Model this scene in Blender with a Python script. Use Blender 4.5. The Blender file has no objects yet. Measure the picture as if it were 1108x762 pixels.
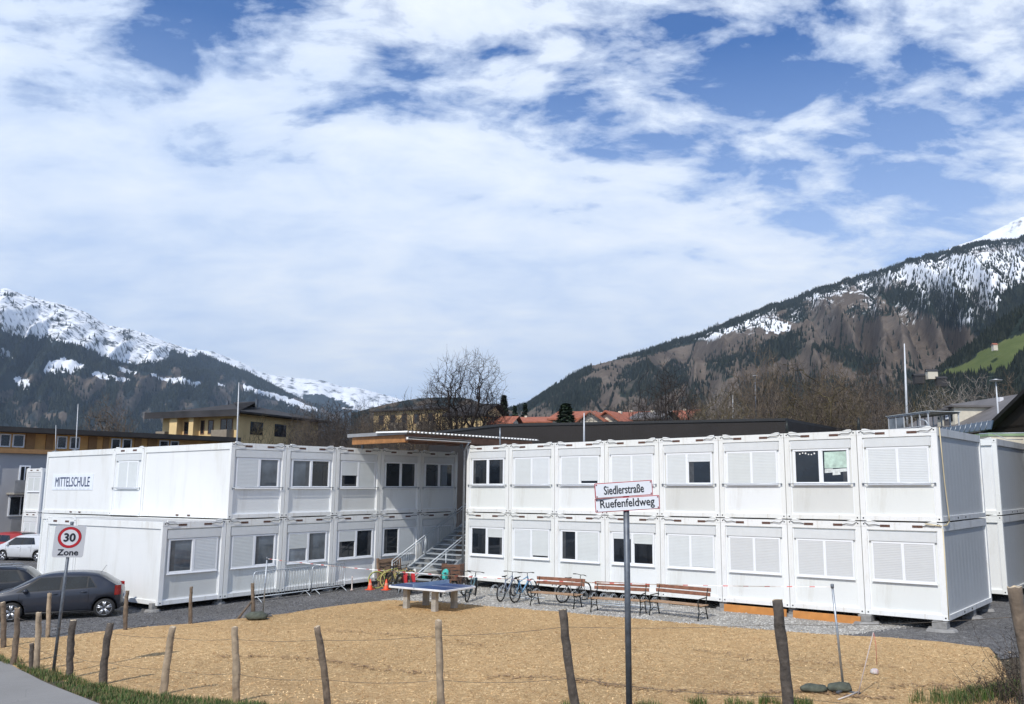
import bpy, bmesh, math, random
import numpy as np
from mathutils import Vector, Matrix, noise
random.seed(7)
S = bpy.context.scene
C = S.collection
R_ = math.radians

# ------------------------------------------------------------------ camera
FL, YAW, PIT, ROL = 941.9, 0.6531, 0.1573, -0.0016
CAM = np.array([7.296, -27.353, 3.854])
PPX, PPY = 622.7, 378.0
def _axes():
    cy, sy, cp, sp = math.cos(YAW), math.sin(YAW), math.cos(PIT), math.sin(PIT)
    f = np.array([-sy*cp, cy*cp, sp]); r = np.array([cy, sy, 0.0]); u = np.cross(r, f)
    cr, sr = math.cos(ROL), math.sin(ROL)
    return cr*r+sr*u, -sr*r+cr*u, f
AR, AU, AF = _axes()
cd = bpy.data.cameras.new('camera'); co = bpy.data.objects.new('camera', cd); C.objects.link(co)
co.matrix_world = Matrix(((AR[0], AU[0], -AF[0], CAM[0]), (AR[1], AU[1], -AF[1], CAM[1]), (AR[2], AU[2], -AF[2], CAM[2]), (0, 0, 0, 1)))
cd.sensor_fit = 'HORIZONTAL'; cd.sensor_width = 36; cd.lens = 36*FL/1108
cd.shift_x = -(PPX-554)/1108; cd.shift_y = (PPY-381)/1108
cd.clip_start = .1; cd.clip_end = 60000
S.camera = co

def ray(px, py): return AF+AR*(px-PPX)/FL-AU*(py-PPY)/FL
def at(px, py, x=None, y=None, z=None, d=None):
    """world point seen at a photo pixel, on a plane or at a horizontal distance"""
    v = ray(px, py)
    if x is not None: t = (x-CAM[0])/v[0]
    elif y is not None: t = (y-CAM[1])/v[1]
    elif z is not None: t = (z-CAM[2])/v[2]
    else: t = d/math.hypot(v[0], v[1])
    return Vector(CAM+v*t)

# ------------------------------------------------------------------ helpers
def tag(o, label=None, cat=None, group=None, kind=None):
    if label: o['label'] = label
    if cat: o['category'] = cat
    if group: o['group'] = group
    if kind: o['kind'] = kind
    return o
def empty(name, label, cat, loc=(0, 0, 0), rz=0, group=None, parent=None):
    o = bpy.data.objects.new(name, None); C.objects.link(o); o.empty_display_size = .2
    o.location = loc; o.rotation_euler = (0, 0, rz)
    return tag(o, label, cat, group)
class MB:
    def __init__(s): s.v = []; s.f = []; s.m = []; s.sm = []
    def add(s, vs, fs, mi=0, smooth=False):
        b = len(s.v); s.v += [tuple(p) for p in vs]
        for f in fs: s.f.append(tuple(b+i for i in f)); s.m.append(mi); s.sm.append(smooth)
        return s
    def box(s, x0, x1, y0, y1, z0, z1, mi=0):
        vs = [(x0, y0, z0), (x1, y0, z0), (x1, y1, z0), (x0, y1, z0), (x0, y0, z1), (x1, y0, z1), (x1, y1, z1), (x0, y1, z1)]
        return s.add(vs, [(0, 3, 2, 1), (4, 5, 6, 7), (0, 1, 5, 4), (1, 2, 6, 5), (2, 3, 7, 6), (3, 0, 4, 7)], mi)
    def quad(s, a, b, c, d, mi=0): return s.add([a, b, c, d], [(0, 1, 2, 3)], mi)
    def tube(s, pts, r, n=8, mi=0, smooth=True, cap=True):
        pts = [Vector(p) for p in pts]; k = len(pts)
        rr = r if isinstance(r, (list, tuple)) else [r]*k
        vs = []; up = None
        for i, p in enumerate(pts):
            t = (pts[min(i+1, k-1)]-pts[max(i-1, 0)])
            t = t.normalized() if t.length > 1e-9 else Vector((0, 0, 1))
            if up is None:
                up = t.orthogonal().normalized()
            else:
                up = (up-t*up.dot(t)); up = up.normalized() if up.length > 1e-6 else t.orthogonal().normalized()
            w = t.cross(up)
            for j in range(n):
                a = 2*math.pi*j/n; vs.append(p+(up*math.cos(a)+w*math.sin(a))*rr[i])
        fs = [(i*n+j, i*n+(j+1) % n, (i+1)*n+(j+1) % n, (i+1)*n+j) for i in range(k-1) for j in range(n)]
        if cap: fs += [tuple(range(n-1, -1, -1)), tuple((k-1)*n+j for j in range(n))]
        return s.add(vs, fs, mi, smooth)
    def torus(s, c, axis, R, r, n=28, m=8, mi=0, sc=1.0):
        c = Vector(c); ax = Vector(axis).normalized(); a = ax.orthogonal().normalized(); b = ax.cross(a); vs = []
        for i in range(n):
            t = 2*math.pi*i/n; d = a*math.cos(t)+b*math.sin(t)
            for j in range(m):
                q = 2*math.pi*j/m; vs.append(c+d*(R+r*math.cos(q))+ax*r*sc*math.sin(q))
        fs = [(i*m+j, ((i+1) % n)*m+j, ((i+1) % n)*m+(j+1) % m, i*m+(j+1) % m) for i in range(n) for j in range(m)]
        return s.add(vs, fs, mi, True)
    def lathe(s, prof, c=(0, 0, 0), n=16, mi=0, smooth=True, ax='z'):
        vs = []; k = len(prof)
        for r, h in prof:
            for j in range(n):
                a = 2*math.pi*j/n
                if ax == 'z': vs.append((c[0]+r*math.cos(a), c[1]+r*math.sin(a), c[2]+h))
                else: vs.append((c[0]+r*math.cos(a), c[1]+h, c[2]+r*math.sin(a)))
        fs = [(i*n+j, i*n+(j+1) % n, (i+1)*n+(j+1) % n, (i+1)*n+j) for i in range(k-1) for j in range(n)]
        fs += [tuple(range(n-1, -1, -1)), tuple((k-1)*n+j for j in range(n))]
        return s.add(vs, fs, mi, smooth)
    def build(s, name, mats, parent=None, loc=None, rot=None, bevel=0):
        me = bpy.data.meshes.new(name); me.from_pydata(s.v, [], s.f)
        if not isinstance(mats, (list, tuple)): mats = [mats]
        for m in mats: me.materials.append(m)
        me.polygons.foreach_set('material_index', s.m); me.polygons.foreach_set('use_smooth', s.sm)
        me.update()
        o = bpy.data.objects.new(name, me); C.objects.link(o)
        if parent: o.parent = parent
        if loc is not None: o.location = loc
        if rot is not None: o.rotation_euler = rot
        if bevel:
            b = o.modifiers.new('bevel', 'BEVEL'); b.width = bevel; b.segments = 2; b.limit_method = 'ANGLE'
        return o
def fan(pts, z0, z1):  # prism of a flat polygon, list of (x,y)
    n = len(pts); vs = [(x, y, z0) for x, y in pts]+[(x, y, z1) for x, y in pts]
    fs = [tuple(range(n-1, -1, -1)), tuple(range(n, 2*n))]+[(i, (i+1) % n, n+(i+1) % n, n+i) for i in range(n)]
    return vs, fs
def copy_tree(o, parent=None):
    c = o.copy(); C.objects.link(c); c.parent = parent
    for ch in list(o.children): copy_tree(ch, c)
    return c

# ------------------------------------------------------------------ materials
def mat(name, col, rough=.6, metal=0, n=None, bump=0, bscale=30, var=.12, vscale=3, spec=.5, coat=0, emit=None, dirt=None, rand=0):
    m = bpy.data.materials.new(name); m.use_nodes = True; t = m.node_tree; N = t.nodes; L = t.links
    b = N['Principled BSDF']; b.inputs['Roughness'].default_value = rough; b.inputs['Metallic'].default_value = metal
    b.inputs['Specular IOR Level'].default_value = spec; b.inputs['Coat Weight'].default_value = coat
    tc = N.new('ShaderNodeTexCoord'); no = N.new('ShaderNodeTexNoise'); no.inputs['Scale'].default_value = vscale; no.inputs['Detail'].default_value = 6
    L.new(tc.outputs['Object'], no.inputs['Vector'])
    r = N.new('ShaderNodeValToRGB'); L.new(no.outputs['Fac'], r.inputs['Fac'])
    r.color_ramp.elements[0].position = .3; r.color_ramp.elements[1].position = .7
    c = list(col)
    r.color_ramp.elements[0].color = [max(0, x*(1-var)) for x in c]+[1]; r.color_ramp.elements[1].color = [min(1, x*(1+var)) for x in c]+[1]
    L.new(r.outputs['Color'], b.inputs['Base Color'])
    if dirt:
        n2 = N.new('ShaderNodeTexNoise'); n2.inputs['Scale'].default_value = dirt[1]; n2.inputs['Detail'].default_value = 8; n2.inputs['Roughness'].default_value = .7
        mp = N.new('ShaderNodeMapping'); mp.inputs['Scale'].default_value = (1, 1, .18); L.new(tc.outputs['Object'], mp.inputs['Vector']); L.new(mp.outputs['Vector'], n2.inputs['Vector'])
        rr = N.new('ShaderNodeValToRGB'); rr.color_ramp.elements[0].position = .52; rr.color_ramp.elements[1].position = .75
        rr.color_ramp.elements[1].color = (dirt[2],)*3+(1,); L.new(n2.outputs['Fac'], rr.inputs['Fac'])
        mx = N.new('ShaderNodeMix'); mx.data_type = 'RGBA'; L.new(rr.outputs['Color'], mx.inputs[0]); L.new(r.outputs['Color'], mx.inputs[6]); mx.inputs[7].default_value = list(dirt[0])+[1]
        L.new(mx.outputs[2], b.inputs['Base Color'])
    if rand:
        oi = N.new('ShaderNodeObjectInfo'); rr2 = N.new('ShaderNodeValToRGB'); L.new(oi.outputs['Random'], rr2.inputs['Fac']); rr2.color_ramp.elements[0].color = (1-rand, 1-rand, 1-rand*1.5, 1)
        m3 = N.new('ShaderNodeMix'); m3.data_type = 'RGBA'; m3.blend_type = 'MULTIPLY'; m3.inputs[0].default_value = 1; src = b.inputs['Base Color'].links[0].from_socket; L.new(src, m3.inputs[6]); L.new(rr2.outputs['Color'], m3.inputs[7]); L.new(m3.outputs[2], b.inputs['Base Color'])
    if bump:
        n3 = N.new('ShaderNodeTexNoise'); n3.inputs['Scale'].default_value = bscale; n3.inputs['Detail'].default_value = 5; L.new(tc.outputs['Object'], n3.inputs['Vector'])
        bp = N.new('ShaderNodeBump'); bp.inputs['Strength'].default_value = bump; bp.inputs['Distance'].default_value = .02
        L.new(n3.outputs['Fac'], bp.inputs['Height']); L.new(bp.outputs['Normal'], b.inputs['Normal'])
    if emit: b.inputs['Emission Color'].default_value = list(emit)+[1]; b.inputs['Emission Strength'].default_value = 1
    return m
def wave_bump(m, scale, strength, direction='Z', dist=.01, darken=0, profile='SIN'):
    t = m.node_tree; N = t.nodes; L = t.links; b = N['Principled BSDF']
    tc = N.new('ShaderNodeTexCoord'); w = N.new('ShaderNodeTexWave'); w.bands_direction = direction; w.inputs['Scale'].default_value = scale; w.wave_profile = profile
    L.new(tc.outputs['Object'], w.inputs['Vector'])
    bp = N.new('ShaderNodeBump'); bp.inputs['Strength'].default_value = strength; bp.inputs['Distance'].default_value = dist
    L.new(w.outputs['Fac'], bp.inputs['Height']); L.new(bp.outputs['Normal'], b.inputs['Normal'])
    if darken:
        src = b.inputs['Base Color'].links[0].from_socket
        mx = N.new('ShaderNodeMix'); mx.data_type = 'RGBA'; mx.blend_type = 'MULTIPLY'; mx.inputs[0].default_value = 1
        r = N.new('ShaderNodeValToRGB'); r.color_ramp.elements[0].color = (1-darken,)*3+(1,); r.color_ramp.elements[0].position = 0; r.color_ramp.elements[1].position = .25
        L.new(w.outputs['Fac'], r.inputs['Fac']); L.new(src, mx.inputs[6]); L.new(r.outputs['Color'], mx.inputs[7]); L.new(mx.outputs[2], b.inputs['Base Color'])
    return m
M = {}
M['frame'] = mat('white_frame_paint', (.80, .81, .80), .45, var=.03, vscale=1.5, dirt=((.50, .45, .36), 3.2, .75), bump=.05, bscale=8, rand=.06)
M['panel'] = mat('white_wall_panel', (.77, .79, .79), .5, var=.03, vscale=.8, dirt=((.56, .55, .51), 2.4, .6), rand=.08); wave_bump(M['panel'], 1.6, .05, 'X', .003)
M['panel_grey'] = mat('grey_wall_panel', (.66, .67, .66), .5, var=.04, vscale=.8, dirt=((.52, .51, .47), 2.4, .6), rand=.08); wave_bump(M['panel_grey'], 5, .12, 'X', .004)
M['side'] = mat('white_side_panel', (.76, .77, .76), .55, var=.03, vscale=.5, dirt=((.58, .57, .52), 1.6, .55)); wave_bump(M['side'], .6, .2, 'Y', .01)
M['shadeside'] = mat('shade_grey_side_panel', (.52, .54, .55), .42, .2, var=.05, vscale=.6, dirt=((.42, .43, .43), 1.2, .5)); wave_bump(M['shadeside'], .8, .35, 'Y', .012)  # grey colour carries the shade on the right wing's end walls
M['shadeframe'] = mat('shade_grey_frame_paint', (.60, .61, .61), .45, .1, var=.05, vscale=2, dirt=((.3, .29, .26), 3, .6))  # white frame paint greyed to put the end wall's shade into it
M['blind'] = mat('roller_blind', (.66, .69, .70), .5, var=.03, rand=.07); wave_bump(M['blind'], 6.2, .5, 'Z', .006, .10)
M['blind2'] = mat('roller_blind_grey', (.60, .615, .615), .5, var=.02); wave_bump(M['blind2'], 6.2, .5, 'Z', .006, .10)
M['sbox'] = mat('shutter_box_paint', (.64, .66, .66), .5, var=.03, dirt=((.55, .54, .5), 2, .5))
M['pvc'] = mat('white_window_profile', (.82, .84, .86), .3, var=.02)
M['dark'] = mat('dark_cavity', (.012, .011, .01), .9, var=.3)
M['rust'] = mat('rusted_slot', (.10, .05, .035), .8, var=.5, vscale=20)
M['roofm'] = mat('container_roof', (.42, .42, .41), .6, var=.15, vscale=2)
M['galv'] = mat('galvanised_steel', (.36, .39, .42), .42, .7, var=.2, vscale=15)
M['galvd'] = mat('weathered_grey_steel', (.13, .145, .165), .5, .5, var=.25, vscale=12)
M['rope'] = mat('cream_cable', (.62, .52, .32), .6)
M['blackc'] = mat('black_cable', (.02, .02, .02), .5)
def glass(name, col=(.012, .016, .022), rough=.04, tint=None):
    m = mat(name, col, rough, 0, var=.5, vscale=1.3, spec=.6)
    return m
M['glass'] = glass('dark_window_glass'); M['glass2'] = glass('grey_window_glass', (.10, .12, .14)); M['glassl'] = glass('pale_window_glass', (.22, .25, .28), .15)
M['cglass'] = glass('car_glass', (.015, .018, .02), .03)
M['cglassl'] = glass('car_windscreen', (.10, .12, .13), .08)

# ------------------------------------------------------------------ ground height
FZ = [(-200, -.45), (-60, -.4), (-20, -.34), (-16, -.29), (-14, -.24), (-11, -.12), (-9, 0), (-6, .28), (-4.4, .40), (-2.3, .62), (0, .90), (2.5, 1.14), (5.5, 1.6), (12, 2.4), (40, 3.5), (200, 4)]
def lerp(T, x):
    if x <= T[0][0]: return T[0][1]
    for (a, b), (c, d) in zip(T, T[1:]):
        if x <= c: return b+(d-b)*(x-a)/(c-a)
    return T[-1][1]
def sst(a, b, x):
    t = min(1, max(0, (x-a)/(b-a))); return t*t*(3-2*t)
def zg(x, y):
    zf = lerp(FZ, x); base = -.3
    if y > -18.3:
        z = base+(zf-base)*(1-sst(0, 3.6, y+18.3))
        z += 1.5*sst(2.6, 7.5, x)*(1-sst(-3, 9, y))*(sst(-18.3, -13, y))*.9
        if y > 14 or x < -38 or x > 30: z = z-.0
    else: z = zf+.05*(-18.3-y)
    z += .015*noise.noise((x*.7, y*.7, 0))
    return z
def hit(px, py):
    v = ray(px, py); t = 4.0
    for i in range(4000):
        p = CAM+v*t
        if p[2] <= zg(p[0], p[1]): return Vector(p)
        t += .02
    return Vector(p)
SKYMUL = (.13, .60, 1.15); CG = 10.6; CLX, CLY = 17.3, 8.9
# ------------------------------------------------------------------ world + sun
SUN_EL, SUN_AZ = 46.0, 162.0     # azimuth from +Y towards +X
w = bpy.data.worlds.new('World'); S.world = w; w.use_nodes = True
t = w.node_tree; N = t.nodes; L = t.links; N.clear()
def nd(k, **kw):
    n = N.new(k)
    for a, b in kw.items(): setattr(n, a, b)
    return n
def mth(op, a, b=None, c=None):
    n = nd('ShaderNodeMath', operation=op)
    for i, q in enumerate((a, b, c)):
        if q is None: continue
        if isinstance(q, (int, float)): n.inputs[i].default_value = q
        else: L.new(q, n.inputs[i])
    return n.outputs[0]
def ramp(src, *st):
    n = nd('ShaderNodeValToRGB'); e = n.color_ramp.elements
    while len(e) < len(st): e.new(.5)
    for i, (p, c) in enumerate(st):
        e[i].position = p; e[i].color = (c, c, c, 1) if isinstance(c, (int, float)) else list(c)+[1]
    L.new(src, n.inputs['Fac']); return n.outputs['Color']
def mixc(f, a, b, blend='MIX'):
    n = nd('ShaderNodeMix', data_type='RGBA', blend_type=blend)
    for i, q in ((0, f), (6, a), (7, b)):
        if isinstance(q, (int, float)): n.inputs[i].default_value = q
        elif isinstance(q, tuple): n.inputs[i].default_value = list(q)+[1]
        else: L.new(q, n.inputs[i])
    return n.outputs[2]
sky = nd('ShaderNodeTexSky', sky_type='NISHITA', sun_disc=False); sky.sun_elevation = R_(SUN_EL); sky.sun_rotation = R_(SUN_AZ)
sky.altitude = 600; sky.air_density = 1.0; sky.dust_density = .3; sky.ozone_density = 2.2
tc = nd('ShaderNodeTexCoord'); sep = nd('ShaderNodeSeparateXYZ'); L.new(tc.outputs['Generated'], sep.inputs[0])
zc = mth('MAXIMUM', mth('ADD', sep.outputs[2], .26), .12)
cmb = nd('ShaderNodeCombineXYZ'); L.new(mth('DIVIDE', sep.outputs[0], zc), cmb.inputs[0]); L.new(mth('DIVIDE', sep.outputs[1], zc), cmb.inputs[1])
rotm = nd('ShaderNodeMapping'); rotm.inputs['Rotation'].default_value = (0, 0, -YAW); L.new(cmb.outputs[0], rotm.inputs['Vector'])   # x' = right, y' = ahead
sp2 = nd('ShaderNodeSeparateXYZ'); L.new(rotm.outputs[0], sp2.inputs[0])
mp1 = nd('ShaderNodeMapping'); mp1.inputs['Scale'].default_value = (.85, 1.25, 1); mp1.inputs['Rotation'].default_value = (0, 0, R_(-18)); mp1.inputs['Location'].default_value = (CLX, CLY, 0); L.new(rotm.outputs[0], mp1.inputs['Vector'])
def nz(scale, detail, rough, dist=0, vec=None):
    n = nd('ShaderNodeTexNoise'); n.inputs['Scale'].default_value = scale; n.inputs['Detail'].default_value = detail; n.inputs['Roughness'].default_value = rough; n.inputs['Distortion'].default_value = dist
    L.new(vec or mp1.outputs[0], n.inputs['Vector']); return n.outputs['Fac']
big = nz(1.6, 3, .5, .3); med = nz(4.6, 9, .58, .3); fine = nz(12, 8, .62, .3)
# cloud cover: thick to the left and towards the horizon, broken overhead and to the right
cover = mth('ADD', mth('ADD', mth('MULTIPLY', big, .55), mth('MULTIPLY', med, .95)), mth('MULTIPLY', fine, .42))
bias = mth('MULTIPLY', mth('SUBTRACT', sp2.outputs[1], mth('MULTIPLY_ADD', sp2.outputs[0], .7, 1.42)), .36)
dens = mth('ADD', mth('ADD', cover, mth('MINIMUM', mth('MAXIMUM', bias, -.05), .30)), mth('MULTIPLY', mth('MAXIMUM', mth('SUBTRACT', sp2.outputs[1], 1.7), 0.0), .20))
thick = ramp(mth('SUBTRACT', dens, .457), (.40, 0.0), (.465, .42), (.56, .93), (.70, 1.0))
# cloud shade: sunlit puffs white, the thin veils and undersides greyer blue
shade = ramp(mth('ADD', mth('MULTIPLY', med, .6), mth('MULTIPLY', big, .55)), (.42, (.52, .64, .86)), (.57, (.68, .77, .92)), (.74, (.84, .89, .96)))
skyc = mixc(1.0, sky.outputs[0], SKYMUL, 'MULTIPLY')
def x10(c): return mixc(1.0, c, (CG, CG, CG), 'MULTIPLY')
veil = mixc(ramp(sep.outputs[2], (.0, .97), (.20, .80), (.34, .34), (.47, .04)), skyc, (.54*CG, .68*CG, .93*CG))   # thin high haze thickening to the horizon
fin = mixc(thick, veil, x10(shade))
bg = nd('ShaderNodeBackground'); L.new(fin, bg.inputs['Color']); bg.inputs['Strength'].default_value = 0.1
out = nd('ShaderNodeOutputWorld'); L.new(bg.outputs[0], out.inputs['Surface'])
sl = bpy.data.lights.new('sun', 'SUN'); sl.energy = 3.6; sl.angle = R_(.6); sl.color = (1, .955, .885)
so = bpy.data.objects.new('sun', sl); C.objects.link(so)
sd = Vector((math.sin(R_(SUN_AZ))*math.cos(R_(SUN_EL)), math.cos(R_(SUN_AZ))*math.cos(R_(SUN_EL)), math.sin(R_(SUN_EL))))
so.rotation_euler = sd.to_track_quat('Z', 'Y').to_euler(); so.location = (0, -20, 40)
vs = S.view_settings; vs.view_transform = 'Standard'; vs.look = 'None'; vs.gamma = 1; vs.use_curve_mapping = False; vs.exposure = 0.25
S.cycles.max_bounces = 6
# ------------------------------------------------------------------ ground sheets
def attr_mat(name, build):
    m = bpy.data.materials.new(name); m.use_nodes = True; build(m, m.node_tree.nodes, m.node_tree.links, m.node_tree.nodes['Principled BSDF']); return m
def n_noise(N, L, vec, s, d=5, r=.55):
    n = N.new('ShaderNodeTexNoise'); n.inputs['Scale'].default_value = s; n.inputs['Detail'].default_value = d; n.inputs['Roughness'].default_value = r; L.new(vec, n.inputs['Vector']); return n.outputs['Fac']
def n_ramp(N, L, src, *st):
    n = N.new('ShaderNodeValToRGB'); e = n.color_ramp.elements
    while len(e) < len(st): e.new(.5)
    for i, (p, c) in enumerate(st): e[i].position = p; e[i].color = (c, c, c, 1) if isinstance(c, (int, float)) else list(c)+[1]
    L.new(src, n.inputs['Fac']); return n.outputs['Color']
def n_mix(N, L, f, a, b, blend='MIX'):
    n = N.new('ShaderNodeMix'); n.data_type = 'RGBA'; n.blend_type = blend
    for i, q in ((0, f), (6, a), (7, b)):
        if isinstance(q, (int, float)): n.inputs[i].default_value = q
        elif isinstance(q, tuple): n.inputs[i].default_value = list(q)+[1]
        else: L.new(q, n.inputs[i])
    return n.outputs[2]
def n_bump(N, L, b, h, st, dist):
    bp = N.new('ShaderNodeBump'); bp.inputs['Strength'].default_value = st; bp.inputs['Distance'].default_value = dist; L.new(h, bp.inputs['Height']); L.new(bp.outputs['Normal'], b.inputs['Normal'])
def vor(N, L, vec, s, feat='F1', out='Color'):
    v = N.new('ShaderNodeTexVoronoi'); v.inputs['Scale'].default_value = s; v.feature = feat; L.new(vec, v.inputs['Vector']); return v.outputs[out]
def pebbles(name, c0, c1, c2, scale, patch, pcol, pamt, stretch=(1, 1, 1), bump=1.0, contrast=1):
    def bld(m, N, L, b):
        tc = N.new('ShaderNodeTexCoord'); mp = N.new('ShaderNodeMapping'); mp.inputs['Scale'].default_value = stretch; L.new(tc.outputs['Object'], mp.inputs['Vector'])
        wv = N.new('ShaderNodeTexNoise'); wv.inputs['Scale'].default_value = 3; L.new(mp.outputs[0], wv.inputs['Vector'])
        add = N.new('ShaderNodeVectorMath'); add.operation = 'ADD'; L.new(mp.outputs[0], add.inputs[0]); L.new(wv.outputs['Color'], add.inputs[1])
        v1 = vor(N, L, add.outputs[0], scale); sx = N.new('ShaderNodeSeparateColor'); L.new(v1, sx.inputs[0])
        d1 = vor(N, L, add.outputs[0], scale, 'F1', 'Distance')
        col = n_ramp(N, L, sx.outputs[0], (.05, c0), (.5, c1), (.95, c2))
        v2 = vor(N, L, add.outputs[0], scale*.37); s2 = N.new('ShaderNodeSeparateColor'); L.new(v2, s2.inputs[0])
        col = n_mix(N, L, .3, col, n_ramp(N, L, s2.outputs[1], (.1, c0), (.9, c2)))
        ed = n_ramp(N, L, d1, (.45, 1.0), (.85, .55)); col = n_mix(N, L, 1.0, col, ed, 'MULTIPLY')
        big = n_ramp(N, L, n_noise(N, L, tc.outputs['Object'], patch, 6, .6), (.45, 0.0), (.70, pamt)); col = n_mix(N, L, big, col, pcol)
        lum = n_ramp(N, L, n_noise(N, L, tc.outputs['Object'], patch*.35+.05, 4, .6), (.35, .86), (.65, 1.1)); col = n_mix(N, L, 1.0, col, lum, 'MULTIPLY')
        L.new(col, b.inputs['Base Color']); b.inputs['Roughness'].default_value = .95; b.inputs['Specular IOR Level'].default_value = .15
        n_bump(N, L, b, d1, bump, .03)
    return attr_mat(name, bld)
M['chips'] = pebbles('wood_chips', (.46, .26, .115), (.72, .46, .205), (.92, .68, .37), 30, .35, (.44, .28, .135), .5, (1, 1, 1), .9)
M['gravel'] = pebbles('dark_gravel', (.075, .073, .073), (.17, .167, .167), (.34, .335, .33), 24, .5, (.16, .15, .13), .4)
M['lgravel'] = pebbles('light_gravel', (.22, .21, .19), (.43, .41, .375), (.70, .67, .62), 15, .6, (.30, .27, .20), .4)
def road_b(m, N, L, b):
    tc = N.new('ShaderNodeTexCoord'); v = tc.outputs['Object']
    c = n_ramp(N, L, n_noise(N, L, v, 90, 4, .7), (.3, (.18, .175, .165)), (.7, (.28, .27, .255)))
    c = n_mix(N, L, n_ramp(N, L, n_noise(N, L, v, .6, 6, .6), (.4, 0.0), (.7, .55)), c, (.30, .29, .275))
    cr = vor(N, L, v, .55, 'DISTANCE_TO_EDGE', 'Distance'); c = n_mix(N, L, n_ramp(N, L, cr, (.0, .25), (.006, 0.0)), c, (.10, .10, .10))
    L.new(c, b.inputs['Base Color']); b.inputs['Roughness'].default_value = .9; n_bump(N, L, b, n_noise(N, L, v, 120, 3), .4, .01)
M['road'] = attr_mat('worn_asphalt', road_b)
M['soil'] = mat('soil_and_moss', (.085, .065, .04), .95, var=.5, vscale=4, bump=1, bscale=18, dirt=((.05, .075, .02), 2, .7))
M['field'] = mat('valley_grassland', (.07, .075, .035), .95, var=.4, vscale=.02)

def inpoly(x, y, P):
    c = False; n = len(P); j = n-1
    for i in range(n):
        xi, yi = P[i]; xj, yj = P[j]
        if (yi > y) != (yj > y) and x < (xj-xi)*(y-yi)/(yj-yi)+xi: c = not c
        j = i
    return c
def ground_poly(name, P, material, off, step=.5, jag=0, kind='structure', label=None, seed=0):
    """triangulated sheet over a polygon, laid on the ground height, `off` above it"""
    Q = []
    for i in range(len(P)):
        a = Vector(P[i]+(0,)) if len(P[i]) == 2 else Vector(P[i]); b = Vector(P[(i+1) % len(P)]+(0,)); k = max(1, int((b-a).length/step))
        for q in range(k):
            p = a.lerp(b, q/k); nn = noise.noise_vector((p.x*1.3+seed, p.y*1.3, seed))*jag; Q.append((p.x+nn[0], p.y+nn[1]))
    import mathutils.geometry as G
    xs = [p[0] for p in Q]; ys = [p[1] for p in Q]; pts = [Vector(p) for p in Q]; n = len(Q)
    x = min(xs)+step*.5
    while x < max(xs):
        y = min(ys)+step*.5
        while y < max(ys):
            if inpoly(x, y, Q) and min((x-px)**2+(y-py)**2 for px, py in Q) > (step*.45)**2: pts.append(Vector((x, y)))
            y += step
        x += step
    r = G.delaunay_2d_cdt(pts, [], [list(range(n))], 1, 1e-4)
    b = MB(); b.add([(p[0], p[1], zg(p[0], p[1])+off) for p in r[0]], [tuple(f) for f in r[2]], 0, True)
    o = b.build(name, material); return tag(o, label, kind=kind)

# base terrain : fine near the place, coarse out to the horizon
def terrain():
    xs = sorted(set([round(-42+i*.9, 3) for i in range(76)]+[-9000, -5000, -2500, -1200, -600, -300, -150, -90, -60, -50, 35, 50, 80, 150, 300, 600, 1200, 2500, 5000, 9000]))
    ys = sorted(set([round(-34+i*.9, 3) for i in range(56)]+[-6000, -3000, -1500, -700, -300, -120, -60, -42, 22, 30, 45, 70, 110, 180, 300, 500, 900, 1600, 3000, 6000, 10000]))
    b = MB(); nx, ny = len(xs), len(ys)
    vs = []
    for y in ys:
        for x in xs:
            z = zg(max(-60, min(30, x)), max(-60, min(20, y)))
            d = max(abs(x+10), abs(y)); z = z*(1-sst(60, 300, d))+(-1.0)*sst(60, 300, d)
            vs.append((x, y, z-.012))
    b.add(vs, [(j*nx+i, j*nx+i+1, (j+1)*nx+i+1, (j+1)*nx+i) for j in range(ny-1) for i in range(nx-1)], 0, True)
    def bld(m, N, L, bs):
        tc = N.new('ShaderNodeTexCoord'); v = tc.outputs['Object']
        c = n_ramp(N, L, n_noise(N, L, v, .9, 8, .65), (.3, (.045, .035, .022)), (.5, (.085, .07, .045)), (.7, (.06, .075, .028)))
        L.new(c, bs.inputs['Base Color']); bs.inputs['Roughness'].default_value = .95; n_bump(N, L, bs, n_noise(N, L, v, 9, 6, .7), 1, .08)
    tag(b.build('terrain', attr_mat('rough_ground', bld)), kind='structure')
terrain()
chipP = [(-22.5, -18.25), (-21.1, -17.0), (-19.9, -16), (-19.75, -14), (-19.1, -12.3), (-18.7, -9.6), (-18.9, -6.6), (-18.6, -4.9), (-17, -4.25), (-14.9, -3.95), (-10.4, -3.45), (-6.4, -3.1), (-3.6, -2.7), (-1.1, -2.1), (.3, -1.9), (1.5, -2.1),
         (2.2, -4), (2.9, -6.5), (3.5, -9), (4.2, -12), (4.9, -15), (5.2, -17.2), (2.5, -17.4), (0, -18.0), (-4, -18.45), (-9, -18.75), (-14, -18.6)]
chips = ground_poly('wood_chip_bed', chipP, M['chips'], .012, .42, .10, seed=1)
gravP = [(-60, -9), (-60, -17), (-34, -17.6), (-22.5, -18.1), (-21.1, -16.9), (-19.8, -15.9), (-19.65, -14), (-19.0, -12.3), (-18.6, -9.6), (-18.8, -6.6), (-18.4, -4.6), (-18.2, 0), (-18.2, 9), (-24, 12), (-60, 12)]
grav = ground_poly('dark_gravel_yard', gravP, M['gravel'], .004, 1.2, .12, seed=2)
lgP = [(-18.9, -5.2), (-17, -4.5), (-14.9, -4.1), (-10.4, -3.6), (-6.4, -3.3), (-3.6, -2.9), (-2.3, -2.6), (-1.6, -1.4), (-1.0, .6), (-1.0, 6), (-19.5, 6), (-19.3, 0)]
lg = ground_poly('light_gravel_strip', lgP, M['lgravel'], .008, .6, .15, seed=3)
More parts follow.
